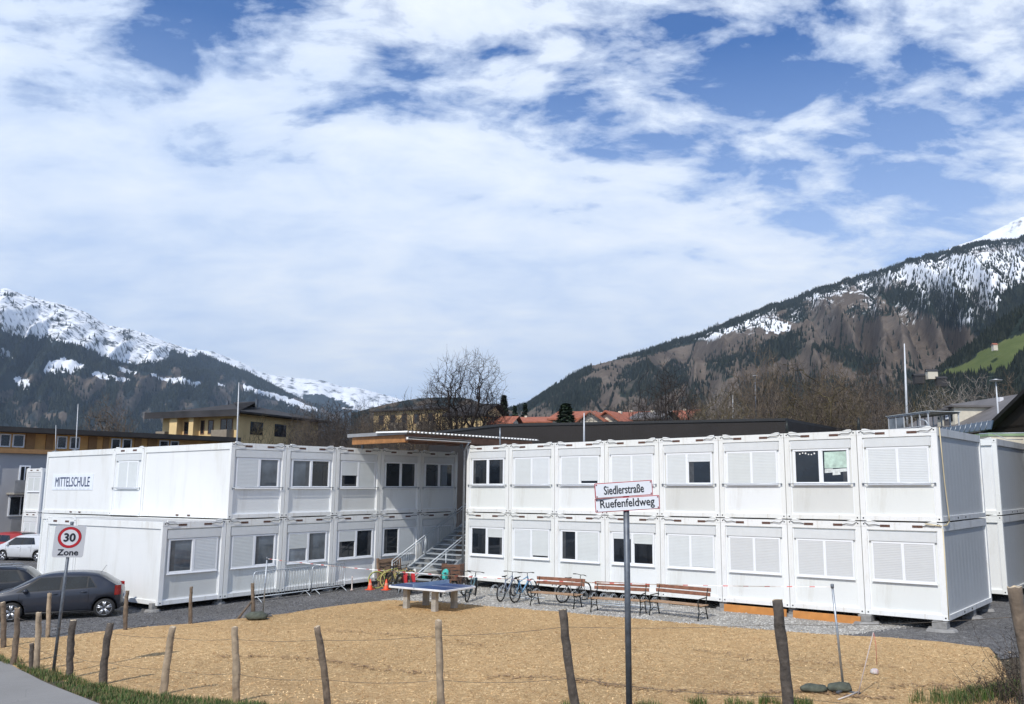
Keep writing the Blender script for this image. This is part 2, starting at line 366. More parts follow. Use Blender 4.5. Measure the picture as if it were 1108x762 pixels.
g2P = [(-2.4, -2.5), (-1.1, -2.3), (.3, -2.1), (1.5, -2.3), (2.1, -3.6), (3.0, -1.5), (3.2, 2), (2.6, 8), (2.4, 14), (-1, 14), (-1.2, .8), (-1.8, -1.2)]
ground_poly('gravel_at_building_end', g2P, M['gravel'], .010, .6, .15, seed=4)
ground_poly('bank_soil', [(2.6, -1.5), (4.5, 1), (9, 1), (9, -17), (5.3, -17.1), (4.9, -15), (4.2, -12), (3.5, -9), (2.95, -6.5), (2.3, -4)], M['soil'], .018, .5, .25, seed=14)
RE = [(p.x, p.y) for p in (hit(0, 713), hit(30, 730), hit(60, 744), hit(90, 756), hit(108, 763))]
roadP = [(-60, -18.5), (-30, -18.6)]+RE+[(-5.5, -21.0), (-2, -22.5), (3, -23.7), (8, -24.6), (20, -26), (20, -33), (-60, -33)]
ground_poly('road', roadP, M['road'], .02, 1.0, .03, seed=5)

# wood chips lying loose on the bed (small slivers), near half denser
def chips_mesh():
    rnd = random.Random(3); b = MB(); k = 0
    while k < 15000:
        x = rnd.uniform(-20, 4.5); y = rnd.uniform(-18.2, -2.2)
        if not inpoly(x, y, chipP): 
            continue
        k += 1; x += rnd.gauss(0, .14); y += rnd.gauss(0, .14)
        a = rnd.uniform(0, 6.28); l = rnd.uniform(.012, .030); wd = l*rnd.uniform(.25, .5); z = zg(x, y)+.013; tl = rnd.uniform(-.012, .012)
        ca, sa = math.cos(a), math.sin(a); h = rnd.uniform(.003, .014); mi = rnd.choice((0, 0, 1, 1, 2))
        P = [(-l, -wd), (l, -wd*.7), (l*.9, wd), (-l*.8, wd*.8)]
        b.add([(x+u*ca-v*sa, y+u*sa+v*ca, z+h+tl*u/l+(.006 if v > 0 else 0)) for u, v in P], [(0, 1, 2, 3)], mi)
    o = b.build('loose_wood_chips', [mat('chip_pale', (.78, .56, .30), .9), mat('chip_tan', (.66, .43, .20), .9), mat('chip_dark', (.34, .19, .08), .9)])
    tag(o, 'loose pale wood chips strewn over the play area', 'wood chips', kind='stuff')
chips_mesh()
def litter():   # dark twigs and leaf scraps raked together in loose lines on the bed
    rnd = random.Random(31); b = MB()
    for (xa, ya, xb, yb, n, w_) in ((-13.5, -14.6, -7.5, -12.8, 260, .10), (-6.5, -12.5, -1.0, -10.5, 300, .12), (-1.6, -10.6, 1.2, -9.0, 240, .08), (-15, -10.5, -9, -9.6, 160, .16), (-4.5, -7.2, .5, -6.4, 150, .14), (1.0, -8.5, 3.2, -5.5, 260, .25)):
        for i in range(n):
            t = rnd.random(); x = xa+(xb-xa)*t+rnd.gauss(0, w_); y = ya+(yb-ya)*t+rnd.gauss(0, w_)+.25*math.sin(t*7+xa); a = rnd.uniform(0, 6.28); l = rnd.uniform(.02, .07); z = zg(x, y)+.03; c, s = math.cos(a), math.sin(a); q = l*.22
            b.add([(x-c*l+s*q, y-s*l-c*q, z), (x+c*l+s*q, y+s*l-c*q, z+.01), (x+c*l-s*q, y+s*l+c*q, z+.012), (x-c*l-s*q, y-s*l+c*q, z)], [(0, 1, 2, 3)], rnd.choice((0, 1)))
    tag(b.build('leaf_litter', [mat('litter_dark', (.19, .115, .06), .9), mat('litter_brown', (.34, .21, .11), .9)]), 'dark twigs and leaf scraps lying in loose lines on the wood chips', 'leaf litter', kind='stuff')
litter()
# scattered stones on the gravels
def stones(name, P, n, cols, smin, smax, label, seed):
    rnd = random.Random(seed); b = MB(); xs = [p[0] for p in P]; ys = [p[1] for p in P]; k = 0
    while k < n:
        x = rnd.uniform(max(-34, min(xs)), max(xs)); y = rnd.uniform(max(-18, min(ys)), min(3, max(ys)))
        if not inpoly(x, y, P): continue
        k += 1; s = rnd.uniform(smin, smax); z = zg(x, y)+.006; a = rnd.uniform(0, 6)
        q = [(s*math.cos(a+i*2.09)*rnd.uniform(.7, 1.2), s*math.sin(a+i*2.09)*rnd.uniform(.7, 1.2)) for i in range(3)]
        b.add([(x+u, y+v, z) for u, v in q]+[(x+u*.55, y+v*.55, z+s*rnd.uniform(.5, .9)) for u, v in q], [(0, 1, 4, 3), (1, 2, 5, 4), (2, 0, 3, 5), (3, 4, 5)], rnd.randrange(len(cols)))
    tag(b.build(name, cols), label, 'gravel', kind='stuff')
stones('loose_light_stones', lgP, 9000, [mat('stone_pale', (.55, .54, .50), .9), mat('stone_mid', (.30, .29, .27), .9)], .012, .035, 'pale crushed stones along the white container front', 5)
stones('loose_dark_stones', gravP, 12000, [mat('stone_grey', (.20, .20, .21), .9), mat('stone_dark', (.08, .08, .085), .9)], .010, .028, 'dark grey crushed stones of the parking yard', 6)

# ------------------------------------------------------------------ grass
def grass(name, areas, label, seed, cols, hmin, hmax, wd=.006):
    rnd = random.Random(seed); b = MB()
    for P, n, hs in areas:
        xs = [p[0] for p in P]; ys = [p[1] for p in P]; k = 0
        while k < n:
            x = rnd.uniform(min(xs), max(xs)); y = rnd.uniform(min(ys), max(ys))
            if not inpoly(x, y, P): continue
            if noise.noise((x*2.2, y*2.2, seed)) < rnd.uniform(-.55, .15): k += .2; continue
            k += 1; h = rnd.uniform(hmin, hmax)*hs*(1+.5*noise.noise((x*3, y*3, 5))); a = rnd.uniform(0, 6.28); ln = rnd.uniform(.1, .6)*h; z = zg(x, y)
            dx, dy = math.cos(a), math.sin(a); wx, wy = -dy*wd, dx*wd
            b.add([(x-wx, y-wy, z), (x+wx, y+wy, z), (x+dx*ln*.35+wx*.7, y+dy*ln*.35+wy*.7, z+h*.6), (x+dx*ln*.35-wx*.7, y+dy*ln*.35-wy*.7, z+h*.6), (x+dx*ln, y+dy*ln, z+h)],
                  [(0, 1, 2, 3), (3, 2, 4)], rnd.randrange(len(cols)))
    tag(b.build(name, cols), label, 'grass', kind='stuff')
gm = [mat('grass_green', (.07, .13, .022), .7), mat('grass_dark', (.035, .075, .015), .7), mat('grass_straw', (.22, .18, .08), .8)]
vergeP = [(-18.5, -18.5), (-14, -18.45), (-9, -18.55), (-4, -18.45), (0, -17.9), (2.5, -17.1), (6, -17.6), (9, -19), (9, -24.0), (3, -23.4), (-2, -22.2), (-5.5, -20.9)]+RE[::-1]
ground_poly('verge_soil', vergeP, M['soil'], .010, .4, .22, seed=9)
vl = [(-18.3, -18.5)]+[(x, y+.03) for x, y in RE[:]]+[(-5.5, -20.9), (-2, -22.1), (-2, -18.35), (-6, -18.5), (-9, -18.55), (-12, -18.45), (-16, -18.3)]
tufts = []
for px, py, n in ((1030, 764, 500), (1050, 762, 700), (1070, 760, 800), (1088, 757, 800), (1102, 750, 800), (1010, 766, 200)):
    p = hit(px, py-4); tufts.append(([(p.x-.4, p.y-.3), (p.x+.4, p.y-.3), (p.x+.4, p.y+.3), (p.x-.4, p.y+.3)], n, 2.0))
for px, py in ((14, 718), (38, 727), (57, 731), (75, 737), (110, 749), (176, 760)):
    p = hit(px, py); tufts.append(([(p.x-.2, p.y-.2), (p.x+.2, p.y-.2), (p.x+.2, p.y+.15), (p.x-.2, p.y+.15)], 160, 1.5))
for px, py, n in ((748, 764, 260), (800, 764, 200), (862, 764, 600), (838, 764, 400), (700, 768, 300), (620, 768, 160), (480, 772, 60)):
    p = hit(px, min(py, 768)); tufts.append(([(p.x-.28, p.y-.12), (p.x+.28, p.y-.12), (p.x+.28, p.y+.16), (p.x-.28, p.y+.16)], n, 1.5))
rb = [(1.8, -18.4), (3.6, -17.9), (4.6, -17.0), (5.6, -16.6), (7.5, -17), (8.5, -20), (6.5, -21.5), (3, -20.5)]
grass('verge_grass', [(vl, 34000, 1.0), ([(-2, -22.1), (-2, -18.9), (2, -18.5), (4, -19), (7, -20), (8, -23.5)], 9000, 1.3), (rb, 15000, 2.3)]+tufts, 'green grass along the road verge below the wooden posts', 11, gm, .05, .13)
# ------------------------------------------------------------------ containers
CW, CH, CD_ = 2.449, 2.8265, 6.058
def slot_pair(r, xa, xb, z, y=-.003):
    for f in (.27, .73):
        x = xa+(xb-xa)*f; b = MB(); b.box(x-.15, x+.15, y, y+.05, z-.035, z+.035); b.build('forklift_slot', M['rust'], r)
CURT = [0]; M['curtain'] = mat('grey_curtain_behind_glass', (.085, .09, .095), .25, var=.3, vscale=5)
def window(root, x0, x1, z0, z1, y, left, right, split=.5, gl=('glass', 'glass'), bl='blind', hang=0):
    """sliding/tilting pair: left/right = how much of the pane the roller blind covers, 0..1"""
    f = .055; b = MB()
    b.box(x0, x1, y-.035, y+.02, z0, z0+f); b.box(x0, x1, y-.035, y+.02, z1-f, z1)
    b.box(x0, x0+f, y-.033, y+.02, z0+f, z1-f); b.box(x1-f, x1, y-.033, y+.02, z0+f, z1-f)
    xm = x0+(x1-x0)*split; b.box(xm-.045, xm+.045, y-.037, y+.02, z0+f, z1-f)
    b.box(x0-.02, x1+.02, y-.06, y-.03, z0-.03, z0+.004)
    wn = b.build('window', M['pvc'], root, bevel=.004)
    for (a, c, cov, g) in ((x0+f, xm-.045, left, gl[0]), (xm+.045, x1-f, right, gl[1])):
        zb = z1-f-(z1-z0-2*f)*cov
        if cov < .99:
            q = MB(); q.box(a, c, y-.004, y+.004, z0+f, zb if cov > .02 else z1-f)
            if (int(abs(x0*100)+abs(z1*37)+left*13+right*7+split*11) % 3) and g == 'glass' and False: pass
            q.build('pane', M[g], wn)
            CURT[0] += 1
            if CURT[0] % 3 != 1 and g != 'glassl' and cov < .4:
                q = MB(); fr = (.22, .38, .16)[CURT[0] % 3]; ua, ub = (a+.03, a+.03+(c-a)*fr) if CURT[0] % 2 else (c-.03-(c-a)*fr, c-.03); nf = 6
                for i_ in range(nf): xa_ = ua+(ub-ua)*i_/nf; q.quad((xa_, y-.0048, z0+f+.03), (xa_+(ub-ua)/nf*.7, y-.0052, z0+f+.03), (xa_+(ub-ua)/nf*.7, y-.0052, zb-.02), (xa_, y-.0048, zb-.02))
                q.build('curtain', M['curtain'], wn)
            s = MB(); s.box(a, a+.028, y-.02, y-.006, z0+f, zb); s.box(c-.028, c, y-.02, y-.006, z0+f, zb); s.box(a+.028, c-.028, y-.02, y-.006, z0+f, z0+f+.028); s.build('sash', M['pvc'], wn)
        if cov > .02:
            q = MB(); q.box(a+.002, c-.002, y-.030, y-.022, zb, z1-f)
            q.box(a+.002, c-.002, y-.034, y-.018, zb-.02, zb+.012) if cov < .97 else None
            q.build('roller_blind', M[bl], wn)
    return wn
def module(loc, rz, label, win=None, upper=False, depth=CD_, name='container', left='side', right='side', group=None, low='panel', frame='frame', rfr='frame', bl='blind', cat='container', extra=None):
    g = .012; W, H, D = CW-g, CH-.038, depth
    r = empty(name, label, cat, loc, rz, group)
    b = MB(); pw, pd = .165, .12
    x0, x1 = g, W
    b.box(x0, x0+pw, 0, pd, 0, H); b.box(x1-pw, x1, 0, pd, 0, H)                      # front corner posts
    b.box(x0, x0+pw, D-pd, D, 0, H); b.box(x1-pw, x1, D-pd, D, 0, H)
    b.box(x0+pw, x1-pw, .006, pd, H-.24, H-.004); b.box(x0+pw, x1-pw, .006, pd, .004, .15)      # header and sill beams
    b.box(x0+pw, x1-pw, D-pd, D-.006, H-.24, H-.004); b.box(x0+pw, x1-pw, D-pd, D-.006, .004, .15)
    for s, xa, xb in ((0, x0+.006, x0+.10), (1, x1-.10, x1-.006)):
        b.box(xa, xb, pd, D-pd, H-.24, H-.004); b.box(xa, xb, pd, D-pd, .004, .15)
    # corner castings, a little proud, with their oval holes
    for xa in (x0, x1-pw):
        for za in (0, H-.14):
            b.box(xa-.003, xa+pw+.003, -.006, .04, za-.002, za+.142)
            b.box(xa+.06, xa+.105, -.009, 0, za+.05, za+.095, 1)
    # scalloped lip at the two ends of the header
    for xa, xb in ((x0+pw, x0+pw+.30), (x1-pw-.30, x1-pw)):
        vs = [(xa, -.004, H), (xb, -.004, H), (xb if xa > W/2 else xb-.18, -.004, H+.045), (xa if xa < W/2 else xa+.18, -.004, H+.045)]
        vs += [(a, .05, c) for a, _, c in vs]
        b.add(vs, [(0, 1, 2, 3), (7, 6, 5, 4), (0, 4, 5, 1), (1, 5, 6, 2), (2, 6, 7, 3), (3, 7, 4, 0)])
    b.build('frame', [M[frame], M['dark']], r, bevel=.008)
    slot_pair(r, x0+pw, x1-pw, H-.115)
    if frame != 'frame' or left != 'side':
        pass
    q = MB(); q.box(x0+.02, x1-.02, .02, D-.02, H-.05, H-.015); q.build('roof', M['roofm'], r)
    q = MB(); q.box(x0+.03, x1-.03, .05, D-.05, .02, .10); q.build('floor', M['roofm'], r)
    q = MB(); q.box(x0+.045, x0+.075, pd, D-pd, .15, H-.24); q.build('side_panel', M[left], r)
    q = MB(); q.box(x1-.075, x1-.045, pd, D-pd, .15, H-.24); q.build('side_panel', M[right], r)
    q = MB(); q.box(x0+pw, x1-pw, D-.08, D-.05, .15, H-.24); q.build('rear_panel', M['side'], r)
    q = MB(); q.box(x0+pw, x1-pw, .075, .105, .15, H-.24); q.build('front_panel', M[low], r)
    # thin cover trims at both sides of the front panel and under the header
    q = MB()
    q.box(x0+pw, x0+pw+.035, .045, .075, .15, H-.24); q.box(x1-pw-.035, x1-pw, .045, .075, .15, H-.24); q.box(x0+pw+.035, x1-pw-.035, .045, .075, .15, .185)
    q.build('trim', M['pvc'], r)
    if win:
        z0, z1 = (1.10, 2.24) if upper else (1.02, 2.20)
        z0 = win.get('z0', z0); z1 = win.get('z1', z1)
        wx0, wx1 = win.get('x', (x0+.27, x1-.27))
        q = MB(); q.box(x0+pw+.04, x1-pw-.04, .012, .073, z1+.012, min(z1+.30, H-.262)); q.build('shutter_box', M['sbox'], r, bevel=.006)
        window(r, wx0, wx1, z0, z1, .062, win['l'], win['r'], win.get('split', .5), win.get('g', ('glass', 'glass')), win.get('bl', bl))
        if upper and win.get('rail', 1):
            q = MB(); zr = z0+.03
            q.tube([(x0+.10, -.032, zr), (x1-.10, -.032, zr)], .012, 6)
            for xx in (x0+.13, x1-.13): q.tube([(xx, -.032, zr), (xx+(.0), .01, zr-.04)], .010, 6); q.box(xx-.03, xx+.03, -.004, .004, zr-.09, zr+.02)
            q.build('guard_rail', M['galv'], r)
    if extra: extra(r, x0, x1, H)
    return r
def stack_cables(r, x0, x1, H, seed):
    rnd = random.Random(seed)
    for s, xc in ((1, x0+.16), (-1, x1-.16)):
        q = MB(); k = rnd.uniform(.25, .55)
        q.tube([(xc-.05*s, -.012, H-.02), (xc+.08*s, -.03, H-.05-k*.1), (xc+.28*s, -.03, H-.075), (xc+.42*s, -.006, H-.11)], .010, 5)
        q.build('cable', M['blackc'], r)
RG = 'white containers of the right wing front'; LG = 'white containers of the left wing front'; EG = 'end and corridor containers'
# state per bay, right to left: (left cover, right cover, extras)
RU = [dict(l=1, r=1), dict(l=0, r=0), dict(l=1, r=1), dict(l=1, r=.24, split=.46), dict(l=.93, r=1), dict(l=1, r=.86), dict(l=1, r=1), dict(l=0, r=0)]
RL = [dict(l=1, r=1, bl='blind2'), dict(l=1, r=1, bl='blind2'), dict(l=1, r=1, bl='blind2'), dict(l=1, r=.97), dict(l=.16, r=.30), dict(l=0, r=1, split=.42), dict(l=1, r=.9), dict(l=0, r=.3)]
RUL = ['upper container at the right wing\'s outer corner, with a cream cable',
       'upper container with two dark windows and a pale poster in its right pane',
       'upper container with both blinds down, third from the right corner',
       'upper container with only the right window dark, above the third bench',
       'upper container behind the white street name signs, dark slit under its left blind',
       'upper container with a thin dark slit under its right blind, left of the street signs',
       'upper container with both blinds down, second from the canopy on the right wing',
       'upper container with two dark windows beside the canopy, right wing\'s inner end']
RLL = ['lower container at the right wing\'s outer corner, standing on a concrete pad',
       'lower container with closed blinds above the right orange plank',
       'lower container with closed blinds above the left orange plank',
       'lower container with closed blinds right behind the third bench',
       'lower container with two dark windows behind the street sign pole',
       'lower container with only its left window dark, behind the second bench',
       'lower container with blinds down but a dark slit at right, behind the leftmost bench',
       'lower container with two dark windows at the foot of the stairs, right wing\'s inner end']
def garland(r, x0, x1, H):
    q = MB(); rnd = random.Random(4)
    for i in range(6):
        x = .52+i*.10; z = 2.10+.03*math.sin(i*1.3); s = rnd.uniform(.018, .035)
        q.box(x-s, x+s, .052, .055, z-s, z+s)
    q.build('window_sticker', mat('white_paper', (.8, .8, .78)), r)
    q = MB(); n = 14; rnd = random.Random(9)
    # pale green painted sheets taped side by side behind the right pane
    for i, (xa, xb, za, zb) in enumerate(((1.34, 2.08, 1.62, 2.15), (1.34, 1.62, 1.47, 1.615), (1.60, 1.86, 1.40, 1.60), (1.84, 2.08, 1.50, 1.612), (1.42, 1.95, 1.70, 2.0))):
        q.quad((xa, .0555-i*.0006, za), (xb, .0555-i*.0006, za+.015), (xb-.01, .0555-i*.0006, zb), (xa+.01, .0555-i*.0006, zb-.01), 1 if i in (1, 2, 3) else 0)
    q.build('poster', [mat('mint_paper', (.46, .60, .52), .7, var=.2, vscale=9), mat('torn_white_paper', (.62, .66, .64), .7, var=.25, vscale=12)], r)
R_front = []
for k in range(8):
    x = -(k+1)*CW
    u = module((x, 0, CH), 0, RUL[k], RU[k], True, 5.39, group=RG, right='shadeside' if k == 0 else 'side', low='panel_grey' if k in (1, 3) else 'panel', extra=garland if k == 1 else None)
    l = module((x, 0, 0), 0, RLL[k], RL[k], False, 5.39, group=RG, right='shadeside' if k == 0 else 'side', low='panel')
    stack_cables(l, .012, CW-.012, CH-.04, k); stack_cables(u, .012, CW-.012, CH-.04, k+40)
    R_front += [u, l]
def side_frame_skin(r, D, mname='shadeframe'):
    W = CW-.012; H = CH-.038; q = MB()
    q.box(W-.004, W+.004, .125, D-.125, H-.24, H-.004); q.box(W-.004, W+.004, .125, D-.125, .004, .15)
    for f in (.33, .5): q.box(W+.002, W+.010, D*f-.05, D*f+.05, .05, .10, 1)
    q.build('side_rail', [M[mname], M['dark']], r)
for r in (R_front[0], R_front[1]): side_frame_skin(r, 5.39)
# cream cable down the right wing's corner
def corner_cable(r, lower):
    W = CW; q = MB(); H = CH
    if not lower: q.tube([(W+.02, .22, H-.02), (W+.035, .25, H*.7), (W+.03, .36, H*.4), (W+.04, .55, .15), (W+.03, .6, -.02)], .018, 6)
    else:
        q.tube([(W+.03, .6, H+.0), (W+.03, .3, H-.1), (W*.98, -.04, H-.12), (W-.5, -.05, H-.06)], .018, 6); q.tube([(W-.01, -.01, H-.2), (W-.008, -.012, H*.5), (W-.01, -.01, .05)], .016, 6)
    q.build('cable', M['rope'], r)
corner_cable(R_front[0], False); corner_cable(R_front[1], True)
# corridor end (set back) and rear row of the right wing
def row_end(loc, label, z, **k): return module((loc[0], loc[1], z), loc[2], label, None, z > 1, group=EG, **k)
for z, nm in ((CH, 'upper'), (0, 'lower')):
    q = module((-CW-.9, 5.42+CW, z), -math.pi/2+math.pi/2, '', None, z > 1, 2.3, group=EG, name='container') if False else None
    e = module((-CW, 5.40+CW, z), 0, f'{nm} container of the rear row, grey side wall seen past the right wing\'s corner', None, z > 1, 5.39, group=EG, right='shadeside', low='side')
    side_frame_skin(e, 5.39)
    e = module((-CW*2-.4, 5.42, z), 0, f'{nm} corridor container set back between front and rear rows of the right wing', None, z > 1, CW-.05, group=EG)
# left wing
LA = R_(92.157); LO = Vector((-22.488, -11.773, -.094)); LU = Vector((math.cos(LA), math.sin(LA), 0)); LV = Vector((-math.sin(LA), math.cos(LA), 0))
LUw = {1: dict(l=1, r=0, split=.52, g=('glass', 'glass2')), 2: dict(l=0, r=0, g=('glass2', 'glass')), 3: dict(l=.52, r=1), 4: dict(l=0, r=0), 5: dict(l=0, r=0)}
LLw = {0: dict(l=0, r=1, split=.5, g=('glass2', 'glass')), 1: dict(l=1, r=0, split=.5, g=('glass', 'glass2')), 2: dict(l=.5, r=0, g=('glassl', 'glass2')), 3: dict(l=.36, r=0, g=('glass', 'glass')), 4: dict(l=0, r=1), 5: dict(l=1, r=1)}
LUL = {1: 'upper container at the left wing\'s corner, one grey window right of a closed blind', 2: 'upper container with two greyish windows, left wing, second from the corner', 3: 'upper container with a half lowered blind, just left of the wooden canopy',
       4: 'upper container with two dark windows under the canopy\'s left edge', 5: 'upper container with two dark windows in full canopy shade'}
LLL = {0: 'lower container jutting out at the left wing\'s end behind the parked cars', 1: 'lower container with black graffiti scrawl below its window', 2: 'lower container behind the steel barriers, half lowered blind and pale left pane',
       3: 'lower container with two dark windows behind the right steel barrier', 4: 'lower container behind the leaning yellow bicycles, left of the stairs', 5: 'lower container hidden behind the stairs in canopy shade'}
def graffiti(r, x0, x1, H):
    q = MB(); rnd = random.Random(2); x = .34
    q.tube([(.40, .072, 1.14), (.34, .072, 1.17), (.29, .072, 1.12), (.35, .072, 1.07), (.45, .072, 1.10)], .016, 5)
    q.tube([(.45, .072, 1.10), (.52, .072, 1.15), (.58, .072, 1.08), (.63, .072, 1.15), (.69, .072, 1.08), (.75, .072, 1.16), (.80, .072, 1.07), (.85, .072, 1.15)], .015, 5)
    q.tube([(.85, .072, 1.15), (.93, .072, 1.16), (.86, .072, 1.11), (.94, .072, 1.06), (1.0, .072, 1.14), (1.04, .072, 1.08)], .012, 5)
    q.build('graffiti_tag', mat('black_spray_paint', (.02, .02, .022), .6), r)
Lm = {}
for k in range(0, 6):
    p = LO+LU*(k*CW)
    if k > 0: Lm['u', k] = module((p.x, p.y, LO.z+CH), LA, LUL[k], LUw[k], True, CD_, group=LG, low='panel_grey' if k in (3,) else 'panel'); stack_cables(Lm['u', k], .012, CW-.012, CH-.04, k+7)
    Lm['l', k] = module((p.x, p.y, LO.z), LA, LLL[k], LLw[k], False, CD_, group=LG, low='panel_grey' if k == 0 else 'panel', extra=graffiti if k == 1 else None); stack_cables(Lm['l', k], .012, CW-.012, CH-.04, k+17)
def corridor(k, up, label, win):
    p = LO+LU*(k*CW)+LV*(CD_+CW+.0)
    return module((p.x, p.y, LO.z+(CH if up else 0)), LA-math.pi/2, label, win, up, CD_, group=EG)
corridor(1, True, 'upper corridor container with one closed blind between two blank walls', dict(l=1, r=1, rail=1, x=(.42, 2.02)))
corridor(0, False, 'lower corridor container behind the speed zone sign', None)
for up, nm in ((True, 'upper container with the blue MITTELSCHULE lettering on its long side'), (False, 'lower container under the MITTELSCHULE lettering, mostly behind the speed zone sign')):
    p = LO+LU*CW+LV*(CD_+CW); r = module((p.x, p.y, LO.z+(CH if up else 0)), LA, nm, None, up, CD_, group=EG)
    Lm['rear', up] = r
p = LO+LU*0+LV*(CD_+CW)
# slot pairs on long sides (mounting holes in the floor rail)
for r in (Lm['u', 1], Lm['rear', True]):
    for yy in (CD_*.42, CD_*.55): q = MB(); q.box(.0, .012, yy-.09, yy+.09, .055, .11); q.build('forklift_slot', M['rust'], r)
# a further container stack far behind on the left
for z in (0, 1):
    e = module((-56.5, -3.4, -.5+z*CH), 0, f'{"upper" if z else "lower"} container of the small stack behind the left wing\'s far end', dict(l=1, r=1, rail=0, z0=1.3), z > 0, CD_, group='containers far left')
# lettering
def text_mesh(s, size, depth=.002):
    c = bpy.data.curves.new('t', 'FONT'); c.body = s; c.size = size; c.extrude = depth; c.align_x = 'CENTER'; c.align_y = 'CENTER'; c.resolution_u = 3
    o = bpy.data.objects.new('t', c); C.objects.link(o); dg = bpy.context.evaluated_depsgraph_get(); me = bpy.data.meshes.new_from_object(o.evaluated_get(dg)); bpy.data.objects.remove(o); return me
def add_text(s, width, height, material, parent, mtx, name='lettering', bold=0):
    me = text_mesh(s, 1.0)
    xs = [v.co.x for v in me.vertices]; ys = [v.co.y for v in me.vertices]; cx = (min(xs)+max(xs))/2; cy = (min(ys)+max(ys))/2; kx = width/(max(xs)-min(xs)); ky = height/(max(ys)-min(ys))
    for v in me.vertices: v.co.x = (v.co.x-cx)*kx; v.co.y = (v.co.y-cy)*ky
    me.materials.clear(); me.materials.append(material)
    if bold:
        bm = bmesh.new(); bm.from_mesh(me); geo = [bm.copy() for _ in range(0)]; bm.free()
        base = [v.co.copy() for v in me.vertices]; fs = [tuple(p.vertices) for p in me.polygons]; b = MB()
        for dx, dy, dz in ((0, 0, 0), (bold, 0, .0006), (-bold, 0, .0004), (0, bold, .0008), (0, -bold, .0002)): b.add([(p.x+dx, p.y+dy, p.z+dz) for p in base], fs)
        o = b.build(name, material)
    else: o = bpy.data.objects.new(name, me); C.objects.link(o)
    o.parent = parent; o.matrix_local = mtx
    return o
def frame_mtx(o, right, up):
    r = Vector(right).normalized(); u = Vector(up).normalized(); n = r.cross(u)
    return Matrix(((r.x, u.x, n.x, o[0]), (r.y, u.y, n.y, o[1]), (r.z, u.z, n.z, o[2]), (0, 0, 0, 1)))
# board on the rear upper container's long side (local -x face; viewer's right is local -y)
rr = Lm['rear', True]
q = MB(); q.box(.040, .054, 1.65, 5.35, 1.04, 1.74); q.build('name_board', mat('white_board', (.78, .82, .88), .4, var=.02), rr)
q = MB(); 
for i in range(9): q.box(.036, .042, 1.9+i*.36, 2.1+i*.36, 1.08, 1.095)
q.build('small_print', mat('grey_print', (.45, .47, .5), .6), rr)
add_text('MITTELSCHULE', 3.15, .42, mat('navy_lettering', (.03, .05, .12), .5), rr, frame_mtx((.036, 3.5, 1.40), (0, -1, 0), (0, 0, 1)), bold=.005)
# ------------------------------------------------------------------ canopy + stairs
M['wood'] = mat('orange_brown_timber', (.34, .155, .05), .6, var=.25, vscale=6); wave_bump(M['wood'], 5, .2, 'Z', .004)
M['woodd'] = mat('brown_timber', (.15, .075, .045), .7, var=.25, vscale=6)
M['ply'] = mat('orange_formwork_board', (.52, .22, .055), .6, var=.15, vscale=3, dirt=((.30, .14, .05), 3, .6))
M['whitem'] = mat('white_sheet_metal', (.80, .80, .78), .4)
M['greym'] = mat('grey_sheet_metal', (.26, .265, .27), .5)
cn = empty('canopy', 'flat timber canopy with white corrugated edge spanning the stairs between both wings', 'canopy', (-21.3, -3.5, 5.6))
def cb(name, m, f, bevel=0):
    b = MB(); f(b); o = b.build(name, m, cn, bevel=bevel); o.matrix_parent_inverse = Matrix.Identity(4); o.location = (21.3, 3.5, -5.6); return o
cb('roof_deck', M['greym'], lambda b: b.box(-23.1, -19.5, -3.55, 4.3, 6.03, 6.07))
cb('fascia', M['greym'], lambda b: (b.box(-23.16, -19.46, -3.62, -3.56, 5.97, 6.11), b.box(-23.16, -23.1, -3.56, 4.3, 5.97, 6.11)))
cb('front_beam', M['wood'], lambda b: b.box(-22.98, -19.62, -3.50, -3.34, 5.66, 6.02), .01)
cb('rear_beam', M['wood'], lambda b: b.box(-22.98, -19.62, 4.0, 4.15, 5.68, 6.02), .01)
def jo(b):
    for i in range(6): b.box(-23.0+.02, -19.62, -2.4+i*1.1, -2.3+i*1.1, 5.80, 6.02)
cb('joists', M['woodd'], jo)
cb('edge_beam', M['woodd'], lambda b: b.box(-19.60, -19.47, -3.55, 4.25, 5.72, 6.00), .01)
def corr(b):   # corrugated sheet, crests run across the eave
    n = 39; x0, x1 = -21.2, -19.28
    for i in range(n):
        y = -3.72+i*.212
        pr = [(0, .0), (.03, .055), (.105, .055), (.135, 0), (.212, 0)]
        for (a, h), (c, k) in zip(pr, pr[1:]):
            b.add([(x0, y+a, 6.085+h), (x1, y+a, 6.045+h), (x1, y+c, 6.045+k), (x0, y+c, 6.085+k), (x0, y+a, 6.079+h), (x1, y+a, 6.039+h), (x1, y+c, 6.039+k), (x0, y+c, 6.079+k)], [(0, 1, 2, 3), (7, 6, 5, 4), (1, 5, 6, 2), (0, 3, 7, 4), (0, 4, 5, 1), (3, 2, 6, 7)])
cb('corrugated_sheet', M['whitem'], corr)
def gut(b):
    pr = [(.0, .06), (.0, 0), (.03, -.03), (.09, -.03), (.12, 0), (.12, .06)]
    for (a, h), (c, k) in zip(pr, pr[1:]): b.add([(-19.45+a, -3.6, 5.80+h), (-19.45+a, .0, 5.80+h), (-19.45+c, .0, 5.80+k), (-19.45+c, -3.6, 5.80+k), (-19.45+a, -3.6, 5.806+h), (-19.45+a, 0, 5.806+h), (-19.45+c, 0, 5.806+k), (-19.45+c, -3.6, 5.806+k)], [(0, 1, 2, 3), (7, 6, 5, 4), (0, 3, 7, 4), (1, 5, 6, 2)])
    b.box(-19.45, -19.33, -3.6, -3.594, 5.775, 5.86)
cb('gutter', M['whitem'], gut)
cb('downpipe', M['galv'], lambda b: b.tube([(-19.40, -.08, 5.78), (-19.55, -.07, 5.6), (-19.66, -.06, 5.4), (-19.66, -.06, -.25)], .045, 10))
